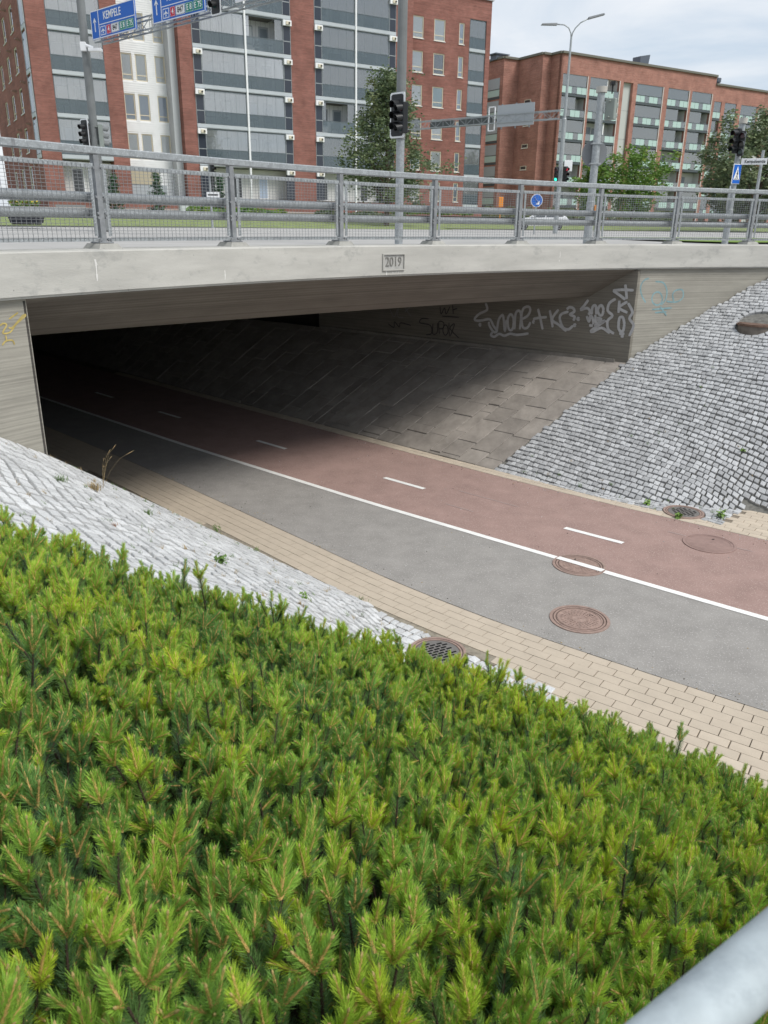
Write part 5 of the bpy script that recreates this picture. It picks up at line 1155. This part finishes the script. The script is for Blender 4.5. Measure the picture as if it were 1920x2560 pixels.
# ------------------------------------------------------------------ car
def car():
    t = thing('parked_car', 'white hatchback on the street beyond the railing, facing left', 'car', (12.7, 69.0, -.24), R(-8))
    Lh, W_ = 2.2, .88; paint = mat('car_white', (.78,.79,.80), rough=.25, spec=.6); cg = mat('car_glass', (.05,.06,.07), rough=.08, spec=.9); blk = mat('car_black', (.015,.015,.017), rough=.5)
    low = [(-2.2,.32),(-2.2,.62),(-2.1,.78),(-1.35,.92),(-1.05,.97),(1.55,1.0),(2.05,.98),(2.18,.80),(2.2,.36)]
    top = [(-1.05,.97),(-.35,1.40),(.2,1.47),(1.1,1.44),(1.6,1.30),(2.05,.98)]
    def loft(P, w0, w1, name, m_, zb=None):
        mb = MB(); n = len(P); zs = [z for _, z in P]; z0, z1 = min(zs), max(zs)
        def wz(z): return w0+(w1-w0)*((z-z0)/(z1-z0))**1.5
        vs = [(x, -wz(z), z) for x, z in P]+[(x, wz(z), z) for x, z in P]
        mb.add(vs, [tuple(range(n)), tuple(range(n, 2*n))[::-1]]+[(i, (i+1)%n, n+(i+1)%n, n+i) for i in range(n)]); return mb.build(name, t, m_, bevel=.03)
    loft(low, W_, W_*.93, 'body', paint); loft(top, W_*.92, W_*.70, 'greenhouse', paint)
    for sy in (-1, 1):
        for P in (((-.88,1.0),(-.30,1.36),(.28,1.42),(.28,1.0)), ((.36,1.0),(.36,1.42),(1.05,1.39),(1.25,1.02)), ((1.32,1.04),(1.15,1.37),(1.45,1.30),(1.75,1.06))):
            mb = MB(); mb.add([(x, sy*(W_*.92-(W_*.22)*((z-.97)/.5)**1.5+.012), z) for x, z in P], [(0,1,2,3)]); mb.build('side_window', t, cg, fix=False)
        MB().box(-.78,-.60, sy*.86-.06, sy*.86+.06, .98, 1.08).build('mirror', t, paint, bevel=.02)
        for xx in (-1.38, 1.36):
            mb = MB(); k = 20; vs = [(xx+math.cos(2*PI*j/k)*.32, sy*y, .32+math.sin(2*PI*j/k)*.32) for y in (.68,.90) for j in range(k)]; mb.add(vs, [tuple(range(k)), tuple(range(k,2*k))[::-1]]+[(j,(j+1)%k,k+(j+1)%k,k+j) for j in range(k)]); wl = mb.build('wheel', t, blk)
            mb = MB()
            for j in range(5): a = 2*PI*j/5; mb.bar((xx, sy*.908, .32), (xx+math.cos(a)*.21, sy*.908, .32+math.sin(a)*.21), .06, .02)
            k = 16
            mb.tube([(xx+math.cos(2*PI*j/k)*.22, sy*.905, .32+math.sin(2*PI*j/k)*.22) for j in range(k+1)], .02, 5); mb.build('rim', wl, mat('rim_silver', (.5,.51,.52), rough=.3, metal=.6))
    MB().add([(-1.08,-.78,.99),(-1.08,.78,.99),(-.38,.64,1.41),(-.38,-.64,1.41)], [(0,1,2,3)]).build('windscreen', t, cg, fix=False)
    for sy in (-1,1): MB().box(-2.215,-2.0, sy*.62-.18, sy*.62+.18, .66, .76).build('headlight', t, mat('headlight', (.6,.65,.7), rough=.1, spec=.8), bevel=.01)
    MB().box(-2.22,-2.15,-.6,.6,.40,.55).box(-2.225,-2.1,-.75,.75,.28,.36).build('grille', t, blk)
car()
# ------------------------------------------------------------------ BUILDINGS
def wall_open(mb, x0, x1, z0, z1, ops, y0, y1, axis='x'):
    """wall slab between y0 and y1 with rectangular openings (xa, xb, za, zb)"""
    zs = sorted({z0, z1, *[o[2] for o in ops], *[o[3] for o in ops]}); zs = [z for z in zs if z0 <= z <= z1]
    for za, zb in zip(zs, zs[1:]):
        cuts = sorted((o[0], o[1]) for o in ops if o[2] <= za+1e-6 and o[3] >= zb-1e-6); x = x0
        for a, b in cuts+[(x1, x1)]:
            if a-x > 1e-4:
                mb.box(x, a, y0, y1, za, zb) if axis == 'x' else mb.box(y0, y1, x, a, za, zb)
            x = max(x, b)
    return mb
WCACHE = {}
def window(par, x0, x1, z0, z1, y, kind='blind', axis='x', out_=-1, sill=True, frame=cream, low=.24):
    """window part: frame + pane + sill sub-parts; y = outer face of wall; axis x: front walls, y: side walls facing -x"""
    key = (round(x1-x0, 2), round(z1-z0, 2), kind, axis, sill, frame.name, low)
    W_, H_ = x1-x0, z1-z0
    def bx(mb, a, b, d0, d1, c, e):
        mb.box(a, b, d0, d1, c, e) if axis == 'x' else mb.box(d0, d1, a, b, c, e)
    if key not in WCACHE:
        f = MB(); t_ = .09
        bx(f, 0, W_, .05, .14, 0, t_); bx(f, 0, W_, .05, .14, H_-t_, H_); bx(f, 0, t_, .05, .14, t_, H_-t_); bx(f, W_-t_, W_, .05, .14, t_, H_-t_)
        if low: bx(f, t_, W_-t_, .06, .13, H_*low, H_*low+.07)
        fm = f.mesh('window'); fm.materials.append(frame)
        p = MB(); bx(p, t_, W_-t_, .11, .14, t_, H_-t_); pm = p.mesh('pane'); pm.materials.append({'blind': blind, 'blue': blue_blind, 'dark': dark_room, 'teal': mat('window_teal', (.40,.55,.58), rough=.3, spec=.6)}[kind])
        gm = MB(); bx(gm, t_, W_-t_, .098, .104, t_, H_-t_); gm = gm.mesh('glass'); gm.materials.append(g_win)
        sm = None
        if sill: s = MB(); bx(s, -.04, W_+.04, -.06, .12, -.05, 0); sm = s.mesh('sill'); sm.materials.append(white_pl)
        WCACHE[key] = (fm, pm, gm, sm)
    fm, pm, gm, sm = WCACHE[key]; loc = (x0, y, z0) if axis == 'x' else (y, x0, z0)
    w_ = link('window', fm, par, loc=loc); link('pane', pm, w_); link('glass', gm, w_)
    if sm: link('sill', sm, w_)
    return w_
rb_ = random.Random(4)
B1 = thing('apartment_building', 'seven storey dark red brick apartment block with glazed balconies and white recessed bay', 'building', (-16.1, 73.5, 0), math.atan2(.515, .857))
ZB0, ZT = .3, 22.6
SL_ = [4.79, 7.74, 10.73, 13.70, 16.66, 19.62]
def brickpier(x0, x1, y0=0, y1=2.2, z1=ZT): MB().box(x0, x1, y0, y1, ZB0, z1).build('brick_pier', B1, brickA)
for x0, x1 in ((-12.85,-11.4),(-7.4,-6.1),(-1.35,-.21),(8.69,10.96),(19.43,21.3)): brickpier(x0, x1)
# side wall (facing left) with windows
ops = [(a, b, z+1.28 if 0 else z-2.35, z-.45) for z in [s for s in SL_]+[22.55] for a, b in ((6.1,7.9),(10.9,12.7),(15.7,17.5))]
mb = wall_open(MB(), 2.2, 24, ZB0, ZT, ops, -12.85, -12.5, axis='y'); mb.build('side_wall', B1, brickA)
for a, b, z0, z1 in ops: window(B1, a, b, z0, z1, -12.85, rb_.choice(('blind','blind','teal')), axis='y')
for z in SL_:
    MB().box(-12.95,-12.87,.15,2.0,z-.15,z+.15).build('side_slab', B1, slab_grey)
    MB().box(-12.93,-12.90,.2,1.9,z+.2,z+2.6).build('side_glazing', B1, g_smoke)
    MB().box(-12.95,-12.88,.1,.2,z+.15,z+2.8).box(-12.95,-12.88,1.9,2.0,z+.15,z+2.8).build('side_frame', B1, galv)
    for tt in (3.5, 8.9):
        l_ = MB().box(-13.0,-12.85,tt-.06,tt+.06,z-.55,z-.35).hexa([(-13.25,tt-.12,z-.45),(-13.0,tt-.12,z-.5),(-13.0,tt+.12,z-.5),(-13.25,tt+.12,z-.45),(-13.25,tt-.12,z-.38),(-13.0,tt-.08,z-.3),(-13.0,tt+.08,z-.3),(-13.25,tt+.12,z-.38)]).build('wall_lamp', B1, mat('lamp_copper', (.30,.20,.16), rough=.5))
MB().box(-12.4, -12.35, .3, 2.0, ZB0, ZT).build('downpipe_panel', B1, steel_dark)
# cores
MB().box(-12.4, 21.2, 4.2, 16, ZB0, ZT-.3).build('core', B1, brickA)
MB().box(-13.0, 21.4, -.12, 16.2, ZT, ZT+.35).build('roof_edge', B1, slab_grey)
# recess back walls
def recess(x0, x1, y, nm='recess_wall', m_=recess_wall, z0=ZB0): return MB().box(x0, x1, y, y+.15, z0, ZT).build(nm, B1, m_)
for x0, x1 in ((-11.4,-7.4),(-.21,8.69),(10.96,19.43)): recess(x0, x1, 1.6)
corr = MB()
for x0, x1 in ((-11.4,-7.4),(-.21,8.69),(10.96,19.43)):
    for k in range(int((x1-x0)/.45)): corr.box(x0+k*.45, x0+k*.45+.02, 1.585, 1.6, ZB0, ZT)
corr.build('recess_seams', B1, mat('seam_grey', (.42,.43,.44), rough=.7), kind='stuff')
def furniture(par, x, z, y, k):
    mb = MB()
    if k == 0: mb.box(x,x+.5,y,y+.5,z+.40,z+.46).box(x,x+.5,y+.45,y+.5,z+.4,z+.95); [mb.box(x+a,x+a+.04,y+b,y+b+.04,z,z+.4) for a in (0,.46) for b in (0,.46)]; nm = 'chair'
    elif k == 1: mb.disc((x+.4,y+.4,z), 0, .4, .68, .72, 14).tube([(x+.4,y+.4,z),(x+.4,y+.4,z+.7)], .03, 6); nm = 'table'
    elif k == 2:
        for cx in (x+.3, x+1.25): mb.tube([(cx+.32*math.cos(2*PI*j/14), y, z+.34+.32*math.sin(2*PI*j/14)) for j in range(15)], .018, 4)
        mb.bar((x+.3,y,z+.34),(x+.55,y,z+.8),.03).bar((x+.55,y,z+.8),(x+1.1,y,z+.85),.03).bar((x+.55,y,z+.75),(x+.75,y,z+.35),.03).bar((x+.75,y,z+.35),(x+1.1,y,z+.85),.03).bar((x+1.1,y,z+.95),(x+1.25,y,z+.34),.03); nm = 'bicycle'
    elif k == 3: mb.disc((x+.2,y+.2,z), 0, .18, 0, .35, 10); [mb.obox((x+.2+rb_.uniform(-.25,.25), y+.2+rb_.uniform(-.2,.2), z+rb_.uniform(.4,.9)), (1,0,0), (0,1,0), (0,0,1), .14, .1, .12) for _ in range(8)]; nm = 'potted_plant'
    else: mb.box(x,x+1.3,y,y+.6,z+.1,z+.42).box(x,x+1.3,y+.5,y+.65,z+.1,z+.8); nm = 'sofa'
    mb.build(nm, par, mat('balcony_furniture', (.06,.065,.07), rough=.7))
def balcony(b, x0, x1, z, strip=None, open_=False, nb=0, h=2.97, smoked=False, curt=False, yb=1.6, vent=True, slabm=slab_grey, y0=0.0, glassr=None, topf=True, roof_z=None):
    """one glazed balcony bay: slab, smoked rail glass, sliding panes, rear door and window"""
    gx0, gx1 = x0, x1; sw = .72
    if strip == 'L': gx0 = x0+sw
    if strip == 'R': gx1 = x1-sw
    s = MB().box(x0, x1, y0-.06, yb, z-.15, z+.17).box(x0, x1, y0-.08, y0-.06, z-.10, z-.06).build('balcony', b, slabm)
    # steelwork
    mb = MB(); n = max(2, int(round((gx1-gx0)/.95)))
    for i in range(n+1): x = gx0+(gx1-gx0)*i/n; mb.box(x-.018, x+.018, y0+.012, y0+.045, z+.19, z+1.16)
    mb.box(gx0, gx1, y0-.01, y0+.05, z+1.14, z+1.20); mb.box(gx0, gx1, y0+.0, y0+.05, z+2.70, z+2.77); [mb.box(gx0+(gx1-gx0)*i/n-.008, gx0+(gx1-gx0)*i/n+.008, y0+.028, y0+.044, z+1.2, z+2.7) for i in range(1, n) if not open_]
    for x in (gx0+.02, gx1-.02): mb.box(x-.02, x+.02, y0, y0+.05, z+1.2, z+2.7)
    mb.build('railing_frame', s, mat('railing_frame_grey', (.13,.155,.17), rough=.5))
    MB().box(gx0+.02, gx1-.02, y0+.0, y0+.010, z+.20, z+1.13).build('railing_glass', s, glassr or g_smoke)
    if open_:
        MB().box(gx0+.04, gx0+.34, y0+.03, y0+.04, z+1.2, z+2.7).build('glazing', s, g_clear); MB().box(gx1-.75, gx1-.04, y0+.03, y0+.04, z+1.2, z+2.7).build('glazing', s, g_clear)
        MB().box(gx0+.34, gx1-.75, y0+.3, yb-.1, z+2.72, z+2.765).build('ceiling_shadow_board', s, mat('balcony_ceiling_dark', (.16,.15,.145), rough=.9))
    else:
        MB().box(gx0+.04, gx1-.04, y0+.03, y0+.04, z+1.2, z+2.7).build('glazing', s, g_clear)
    if strip:
        a, c = (x0, x0+sw) if strip == 'L' else (x1-sw, x1)
        MB().box(a+.03, c-.03, y0+.005, y0+.02, z+.22, z+1.15).box(a+.03, c-.03, y0+.005, y0+.02, z+1.21, z+2.72).build('side_panel', s, g_dark)
        MB().box(a, a+.035, y0-.01, y0+.05, z+.19, z+2.77).box(c-.035, c, y0-.01, y0+.05, z+.19, z+2.77).box(a, c, y0-.01, y0+.05, z+1.15, z+1.21).build('side_frame', s, galv)
        if vent:
            MB().box(a-.03, c+.03, y0-.22, y0-.02, z-.62, z-.20).build('vent_box', s, white_pl); MB().box(a+.22, a+.60, y0-.30, y0-.22, z-.54, z-.30).build('vent_grille', s, cream); MB().tube([(a+.50,y0-.31,z-.42),(a+.50,y0-.36,z-.42)], .07, 10).build('vent_hole', s, black_pl)
    # rear door and window
    r = rb_; wx = gx0+(gx1-gx0)*r.choice((.10, .16)); 
    mb = MB().box(wx, wx+.95, yb-.05, yb, z+.9, z+2.35).box(wx+1.5, wx+2.4, yb-.05, yb, z+.25, z+2.35); mb.build('rear_frame', s, mat('rear_frame_grey', (.40,.43,.46), rough=.5))
    for pa_ in ((wx+.09, wx+.86, z+1.0, z+2.26), (wx+1.62, wx+2.28, z+.8, z+2.2)): MB().box(pa_[0], pa_[1], yb-.062, yb-.05, pa_[2], pa_[3]).build('rear_pane', s, r.choice((dark_room, blue_blind, blind, mat('pane_grey', (.20,.24,.27), rough=.2, spec=.6))))
    if curt:
        mb = MB(); 
        for (c0, c1) in ((gx0+.3, gx0+1.65), (gx0+1.75, gx0+3.05)):
            k = 26; vs = []
            for i in range(k+1):
                x = c0+(c1-c0)*i/k; vs += [(x, y0+.14+.04*math.sin(i*1.3), z+.25), (x, y0+.14+.03*math.sin(i*1.3), z+2.68)]
            mb.add(vs, [(2*i, 2*i+2, 2*i+3, 2*i+1) for i in range(k)])
        mb.build('curtain', s, curtain, fix=False)
    for q in range(nb): furniture(s, gx0+.3+(gx1-gx0-1.4)*r.random(), z+.19, y0+.5+.3*r.random(), r.randrange(5))
    return s
for i, z in enumerate(SL_):
    balcony(B1, -11.38, -7.42, z, None, nb=2 if i in (1, 2, 3) else 1, vent=False)
    balcony(B1, -.19, 4.36, z, 'L', nb=1, curt=(i == 3))
    balcony(B1, 4.50, 8.67, z, 'R', open_=(i in (3, 4)), nb=2 if i > 1 else 1)
    balcony(B1, 10.98, 15.06, z, 'L', open_=(i == 1), nb=1)
    balcony(B1, 15.20, 19.41, z, 'R', nb=1)
furniture(B1, .9, SL_[4]+.19, .4, 2)
for x in (4.43, 15.13): MB().box(x-.075, x+.075, -.14, .10, ZB0, ZT).build('white_post', B1, white_pl)
for xa, xb in ((-.21,8.69),(10.96,19.43),(-11.4,-7.4)): MB().box(xa, xb, -.06, 2.1, ZT-.4, ZT-.02).build('top_slab', B1, slab_grey)
# white clapboard bay
ops = []
for z in SL_+[22.5, 1.9+2.9]:
    if z > 5: ops += [(-5.58,-4.68,z-2.72,z-.72), (-4.42,-3.48,z-2.72,z-.72), (-2.80,-1.94,z-2.72,z-.72)]
wall_open(MB(), -6.1, -1.35, ZB0, ZT, ops, 2.2, 2.45).build('white_wall', B1, white_clad)
lap = MB(); z = 2.2
while z < ZT:
    xs = -6.1; cuts = sorted((o[0], o[1]) for o in ops if o[2]-.05 < z < o[3]+.05)
    for a, b in cuts+[(-1.95 if not cuts else -1.36, 0)]:
        if a > xs: lap.box(xs, min(a, -1.36), 2.17, 2.2, z, z+.125)
        xs = b
        if b == 0: break
    z += .165
lap.build('cladding_boards', B1, white_clad, kind='stuff')
for i, (a, b, z0, z1) in enumerate(ops): window(B1, a, b, z0, z1, 2.2, 'blue' if 9.5 < z1 < 10.5 else ('dark' if (i % 5 == 4) else 'blind'), low=.2, sill=False)
MB().box(-1.93, -1.35, .9, 2.2, ZB0, ZT).build('grey_fin', B1, mat('panel_pale_grey', (.52,.55,.57), rough=.6))
# ground floor fronts
for xa, xb in ((-.21,8.69),(10.96,19.43),(-11.4,-7.4)): MB().box(xa, xb, 1.2, 1.3, 2.1, 4.55).build('ground_floor_wall', B1, mat('ground_floor_panel', (.66,.66,.64), rough=.7, var=.05, scale=1))
for xa, xb in ((-12.86,-1.34),(-.22,8.70),(10.95,19.44)): MB().box(xa, xb, -.05, -.003, ZB0, 2.0).build('plinth_wall', B1, brickA)
for x in (.6, 3.1, 5.6, 11.8, 14.0, 16.2, 18.0, -10.6, -9.0): MB().box(x, x+.95, 1.12, 1.2, 2.1, 4.1).build('ground_floor_frame', B1, white_pl)
for x, m_ in ((.7, dark_room), (3.2, dark_room), (5.7, blue_blind), (11.9, dark_room), (14.1, blind), (16.3, dark_room), (18.1, dark_room), (-10.5, dark_room), (-8.9, blind)): MB().box(x, x+.75, 1.10, 1.125, 2.2, 4.0).build('ground_floor_pane', B1, m_)
for x in (-.21, 7.9, 10.96, 18.6): MB().box(x, x+.8, -.02, .0, 2.1, 4.4).build('side_panel', B1, g_dark)
MB().box(-5.9, -2.6, 2.1, 2.2, .9, 3.0).build('garage_door', B1, mat('door_grey', (.44,.48,.51), rough=.5)); MB().box(-5.9, -3.2, 2.05, 2.2, 3.05, 4.2).build('beige_panel', B1, mat('beige_board', (.50,.45,.33), rough=.7))
# right wing, set back
RX0, RX1, RT_ = 21.3, 32.75, 21.6
rows = [19.25-2.985*k for k in range(6)]; ops = []
for zt in rows:
    ops += [(23.1,24.45,zt-1.9,zt), (25.7,27.05,zt-1.9,zt), (28.75,29.4,zt-1.9,zt)]
zb5 = [19.7-2.985*k for k in range(6)]
o5 = [(30.05,32.17,2.2,19.75)]
wall_open(MB(), RX0, RX1, ZB0, RT_, ops+o5, 3.0, 3.35).build('brick_wall', B1, brickA)
for k, o in enumerate(ops): window(B1, *o[:2], o[2], o[3], 3.0, ('blind','blind','blind','dark','teal')[(k*7) % 5] if k % 3 != 2 else 'blue')
MB().box(RX0, RX1-.35, 5.6, 16, ZB0, RT_-.2).box(30.05, 32.3, 5.0, 5.2, ZB0, RT_).build('core', B1, recess_wall)
MB().box(RX1-.35, RX1, 3.35, 16, ZB0, RT_).build('end_wall', B1, brickA); MB().box(RX0-.1, RX1+.15, 2.85, 16.2, RT_, RT_+.28).build('roof_edge', B1, slab_grey)
for k, zt in enumerate(zb5):
    z = zt-2.72; s = balcony(B1, 30.1, 32.12, z, None, nb=0, vent=False, yb=5.0, y0=3.05, curt=False); MB().box(30.1, 32.12, 3.25, 3.27, z+1.3, z+2.6).build('blind', s, curtain if k in (0, 2) else g_clear)
# ------------------------------------------------------------------ second building
B2 = thing('apartment_building', 'five storey orange red brick block with mint glass balconies behind the street lamp', 'building', (41.6, 137.3, 0), math.atan2(.515, .857))
T2 = 23.35; slab_d = mat('balcony_slab_dark', (.085,.10,.11), rough=.6)
bays = [(-19.35,-14.5),(-13.95,-7.9),(-4.1,1.7),(2.9,7.8),(8.5,13.4)]; bays2 = [(14.15,16.0),(16.9,19.9),(21.1,25.4),(29.3,33.2),(34.2,38.5),(40,45)]
ops = [(a, b, .8, 20.85) for a, b in bays]+[(-7.05,-5.0,.8,20.8)]
wall_open(MB(), -19.83, 13.98, .3, T2, ops, 0, .45).build('brick_front', B2, brickB)
ops2 = [(a, b, .8, 19.85) for a, b in bays2]+[(25.9,28.1,.8,19.8)]
wall_open(MB(), 13.98, 60, .3, 22.2, ops2, 0, .45).build('brick_front', B2, brickB)
for a, b in bays: MB().box(b-.02, b+.12, -.03, 0, .8, 20.85).build('pier_flashing', B2, mat('flashing_pale', (.62,.60,.57), rough=.6))
MB().box(-7.05,-5.0,.5,.6,.8,20.8).build('grey_panel', B2, mat('panel_light', (.50,.52,.50), rough=.7)); MB().box(25.9,28.1,.5,.6,.8,19.8).build('grey_panel', B2, MATS['panel_light'])
mb = MB()
for z in (5, 9, 13, 17): mb.box(-7.05,-5.0,.485,.5,z,z+.03)
mb.build('panel_joints', B2, sign_back)
MB().box(-19.4, 14, 1.7, 1.9, .3, T2-.5).box(14, 60, 1.7, 1.9, .3, 21.9).build('recess_wall', B2, mat('recess_beige', (.66,.66,.63), rough=.8, var=.05, scale=.5))
mb = MB()
for a, b in bays+bays2: mb.box(a-.12, a, .45, 1.7, .3, 20.7 if a < 14 else 19.7).box(b, b+.12, .45, 1.7, .3, 20.7 if a < 14 else 19.7)
mb.build('party_walls', B2, MATS['recess_beige'])
r2 = random.Random(12)
for bi, (bb, off) in enumerate(((bays, 0), (bays2, -1.0))):
    for a, b in bb:
        if a > 45: continue
        for k in range(6):
            z = 18.28+off-3.03*k
            s = MB().box(a, b, .02, 1.7, z-.28, z+.05).box(a, b, -.04, .02, z-.24, z+.02).build('balcony', B2, slab_d)
            n = max(2, int(round((b-a)/.95))); rl_ = MB()
            for i in range(n):
                x0, x1 = a+(b-a)*i/n+.02, a+(b-a)*(i+1)/n-.02; fz = (i+k+int(a)) % 3 != 1; MB().box(x0, x1, .03, .045, z+.12, z+1.0).build('frosted_panel' if fz else 'clear_panel', s, g_mint if fz else g_clear)
                rl_.box(x0-.035, x0-.005, .02, .06, z+.05, z+1.06)
            rl_.box(a, b, .0, .06, z+1.02, z+1.09); rl_.build('railing', s, steel_dark)
            if (k < 2 or r2.random() < .6): 
                x1 = b if r2.random() < .7 else a+(b-a)*.6; MB().box(a+.05, x1-.05, .08, .095, z+1.1, z+2.68).build('glazing', s, g_clear)
            wx = a+.4+(b-a-2.2)*r2.random()*.6
            if b-a > 2.5: MB().box(wx, wx+.8, 1.64, 1.7, z+.2, z+2.2).build('rear_door', s, MATS['rear_pane_grey'] if 'rear_pane_grey' in MATS else dark_room); MB().box(wx+1.1, wx+1.75, 1.64, 1.7, z+.9, z+2.1).build('rear_window', s, mat('rear_pane_grey', (.25,.28,.30), rough=.2))
            if r2.random() < .75: furniture(s, a+.4+(b-a-2)*r2.random() if b-a > 2.4 else a+.3, z+.1, .6, r2.randrange(5))
for a, b in ((bays[1][0]+3.6, 0), (bays[2][0]+2.5, 0)): MB().box(a, a+.22, .2, .4, .5, 20.8).build('white_column', B2, white_pl)
MB().box(22.9, 23.1, .2, .4, .5, 19.8).build('white_column', B2, white_pl)
# stepped left flank
fl = [(-19.83,0),(-19.83,2.2),(-21.4,2.2),(-21.4,7.6),(-24.2,7.6),(-24.2,13.0),(-40,13.0),(-40,20),(13.98,20),(13.98,2.7),(-19.4,2.7),(-19.4,0)]
def prismz(P, z0, z1): return MB().poly(P, z0, z1)
prismz(fl, .3, T2-.02).build('brick_flank', B2, brickB)
prismz([(13.98,2.7),(60,2.7),(60,20),(13.98,20)], .3, 22.1).build('rear_block', B2, brickB)
cap_m = mat('roof_edge_olive', (.16,.155,.13), rough=.6)
def coping(P, z, w_=.18):
    mb = MB()
    for p, q in zip(P, P[1:]): mb.bar((p[0], p[1], z), (q[0], q[1], z), .5, .3)
    return mb
coping([(-40,13),(-24.2,13),(-24.2,7.6),(-21.4,7.6),(-21.4,2.2),(-19.83,2.2),(-19.83,0),(13.98,0),(13.98,6)], T2+.12).build('roof_edge', B2, cap_m); coping([(13.98,0),(60,0)], 22.32).build('roof_edge', B2, cap_m)
for k in range(6):
    z = 18.28-3.03*k
    s = MB().box(-24.28,-24.18,8.3,12.6,z-.2,z+.1).build('flank_slab', B2, slab_d); MB().box(-24.26,-24.22,8.35,12.5,z+1.15,z+2.6).build('glazing', s, mat('flank_glass', (.36,.42,.45), rough=.15, spec=.8)); MB().box(-24.26,-24.22,8.35,12.5,z+.15,z+1.05).build('frosted_panel', s, g_mint); MB().box(-24.28,-24.2,8.3,12.6,z+1.05,z+1.12).build('rail', s, steel_dark)
    w_ = MB().box(-21.46,-21.40,4.3,5.7,z-1.0,z-.45).build('window', B2, cream); MB().box(-21.475,-21.46,4.42,5.58,z-.92,z-.53).build('pane', w_, dark_room); MB().box(-21.52,-21.40,4.25,5.75,z-1.06,z-1.0).build('sill', w_, white_pl)
met = mat('vent_metal_dark', (.11,.13,.16), rough=.5)
c_ = MB().box(-.8, 2.2, 3, 5, T2, T2+1.0).build('chimney', B2, met, bevel=.03); MB().hexa([(-.7,3.2,T2+1.0),(1.2,3.2,T2+1.0),(1.2,4.8,T2+1.0),(-.7,4.8,T2+1.0),(-.7,3.2,T2+2.0),(1.4,3.2,T2+2.4),(1.4,4.8,T2+2.4),(-.7,4.8,T2+2.0)]).build('cowl', c_, met)
c_ = MB().box(17.4, 19.8, 3, 4.6, 22.2, 22.9).build('chimney', B2, met, bevel=.03); MB().disc((18.6,3.8,22.9), 0, .6, 0, .5, 12).disc((18.6,3.8,23.45), 0, .8, 0, .6, 12).build('cowl', c_, met)
c_ = MB().box(-24.6, -22.6, 9, 10.5, T2, T2+.7).box(-24.9, -22.3, 8.8, 10.7, T2+.7, T2+.85).build('chimney', B2, met)

for ob in bpy.data.objects:      # plain blue/grey pieces carry no category of their own
    pass
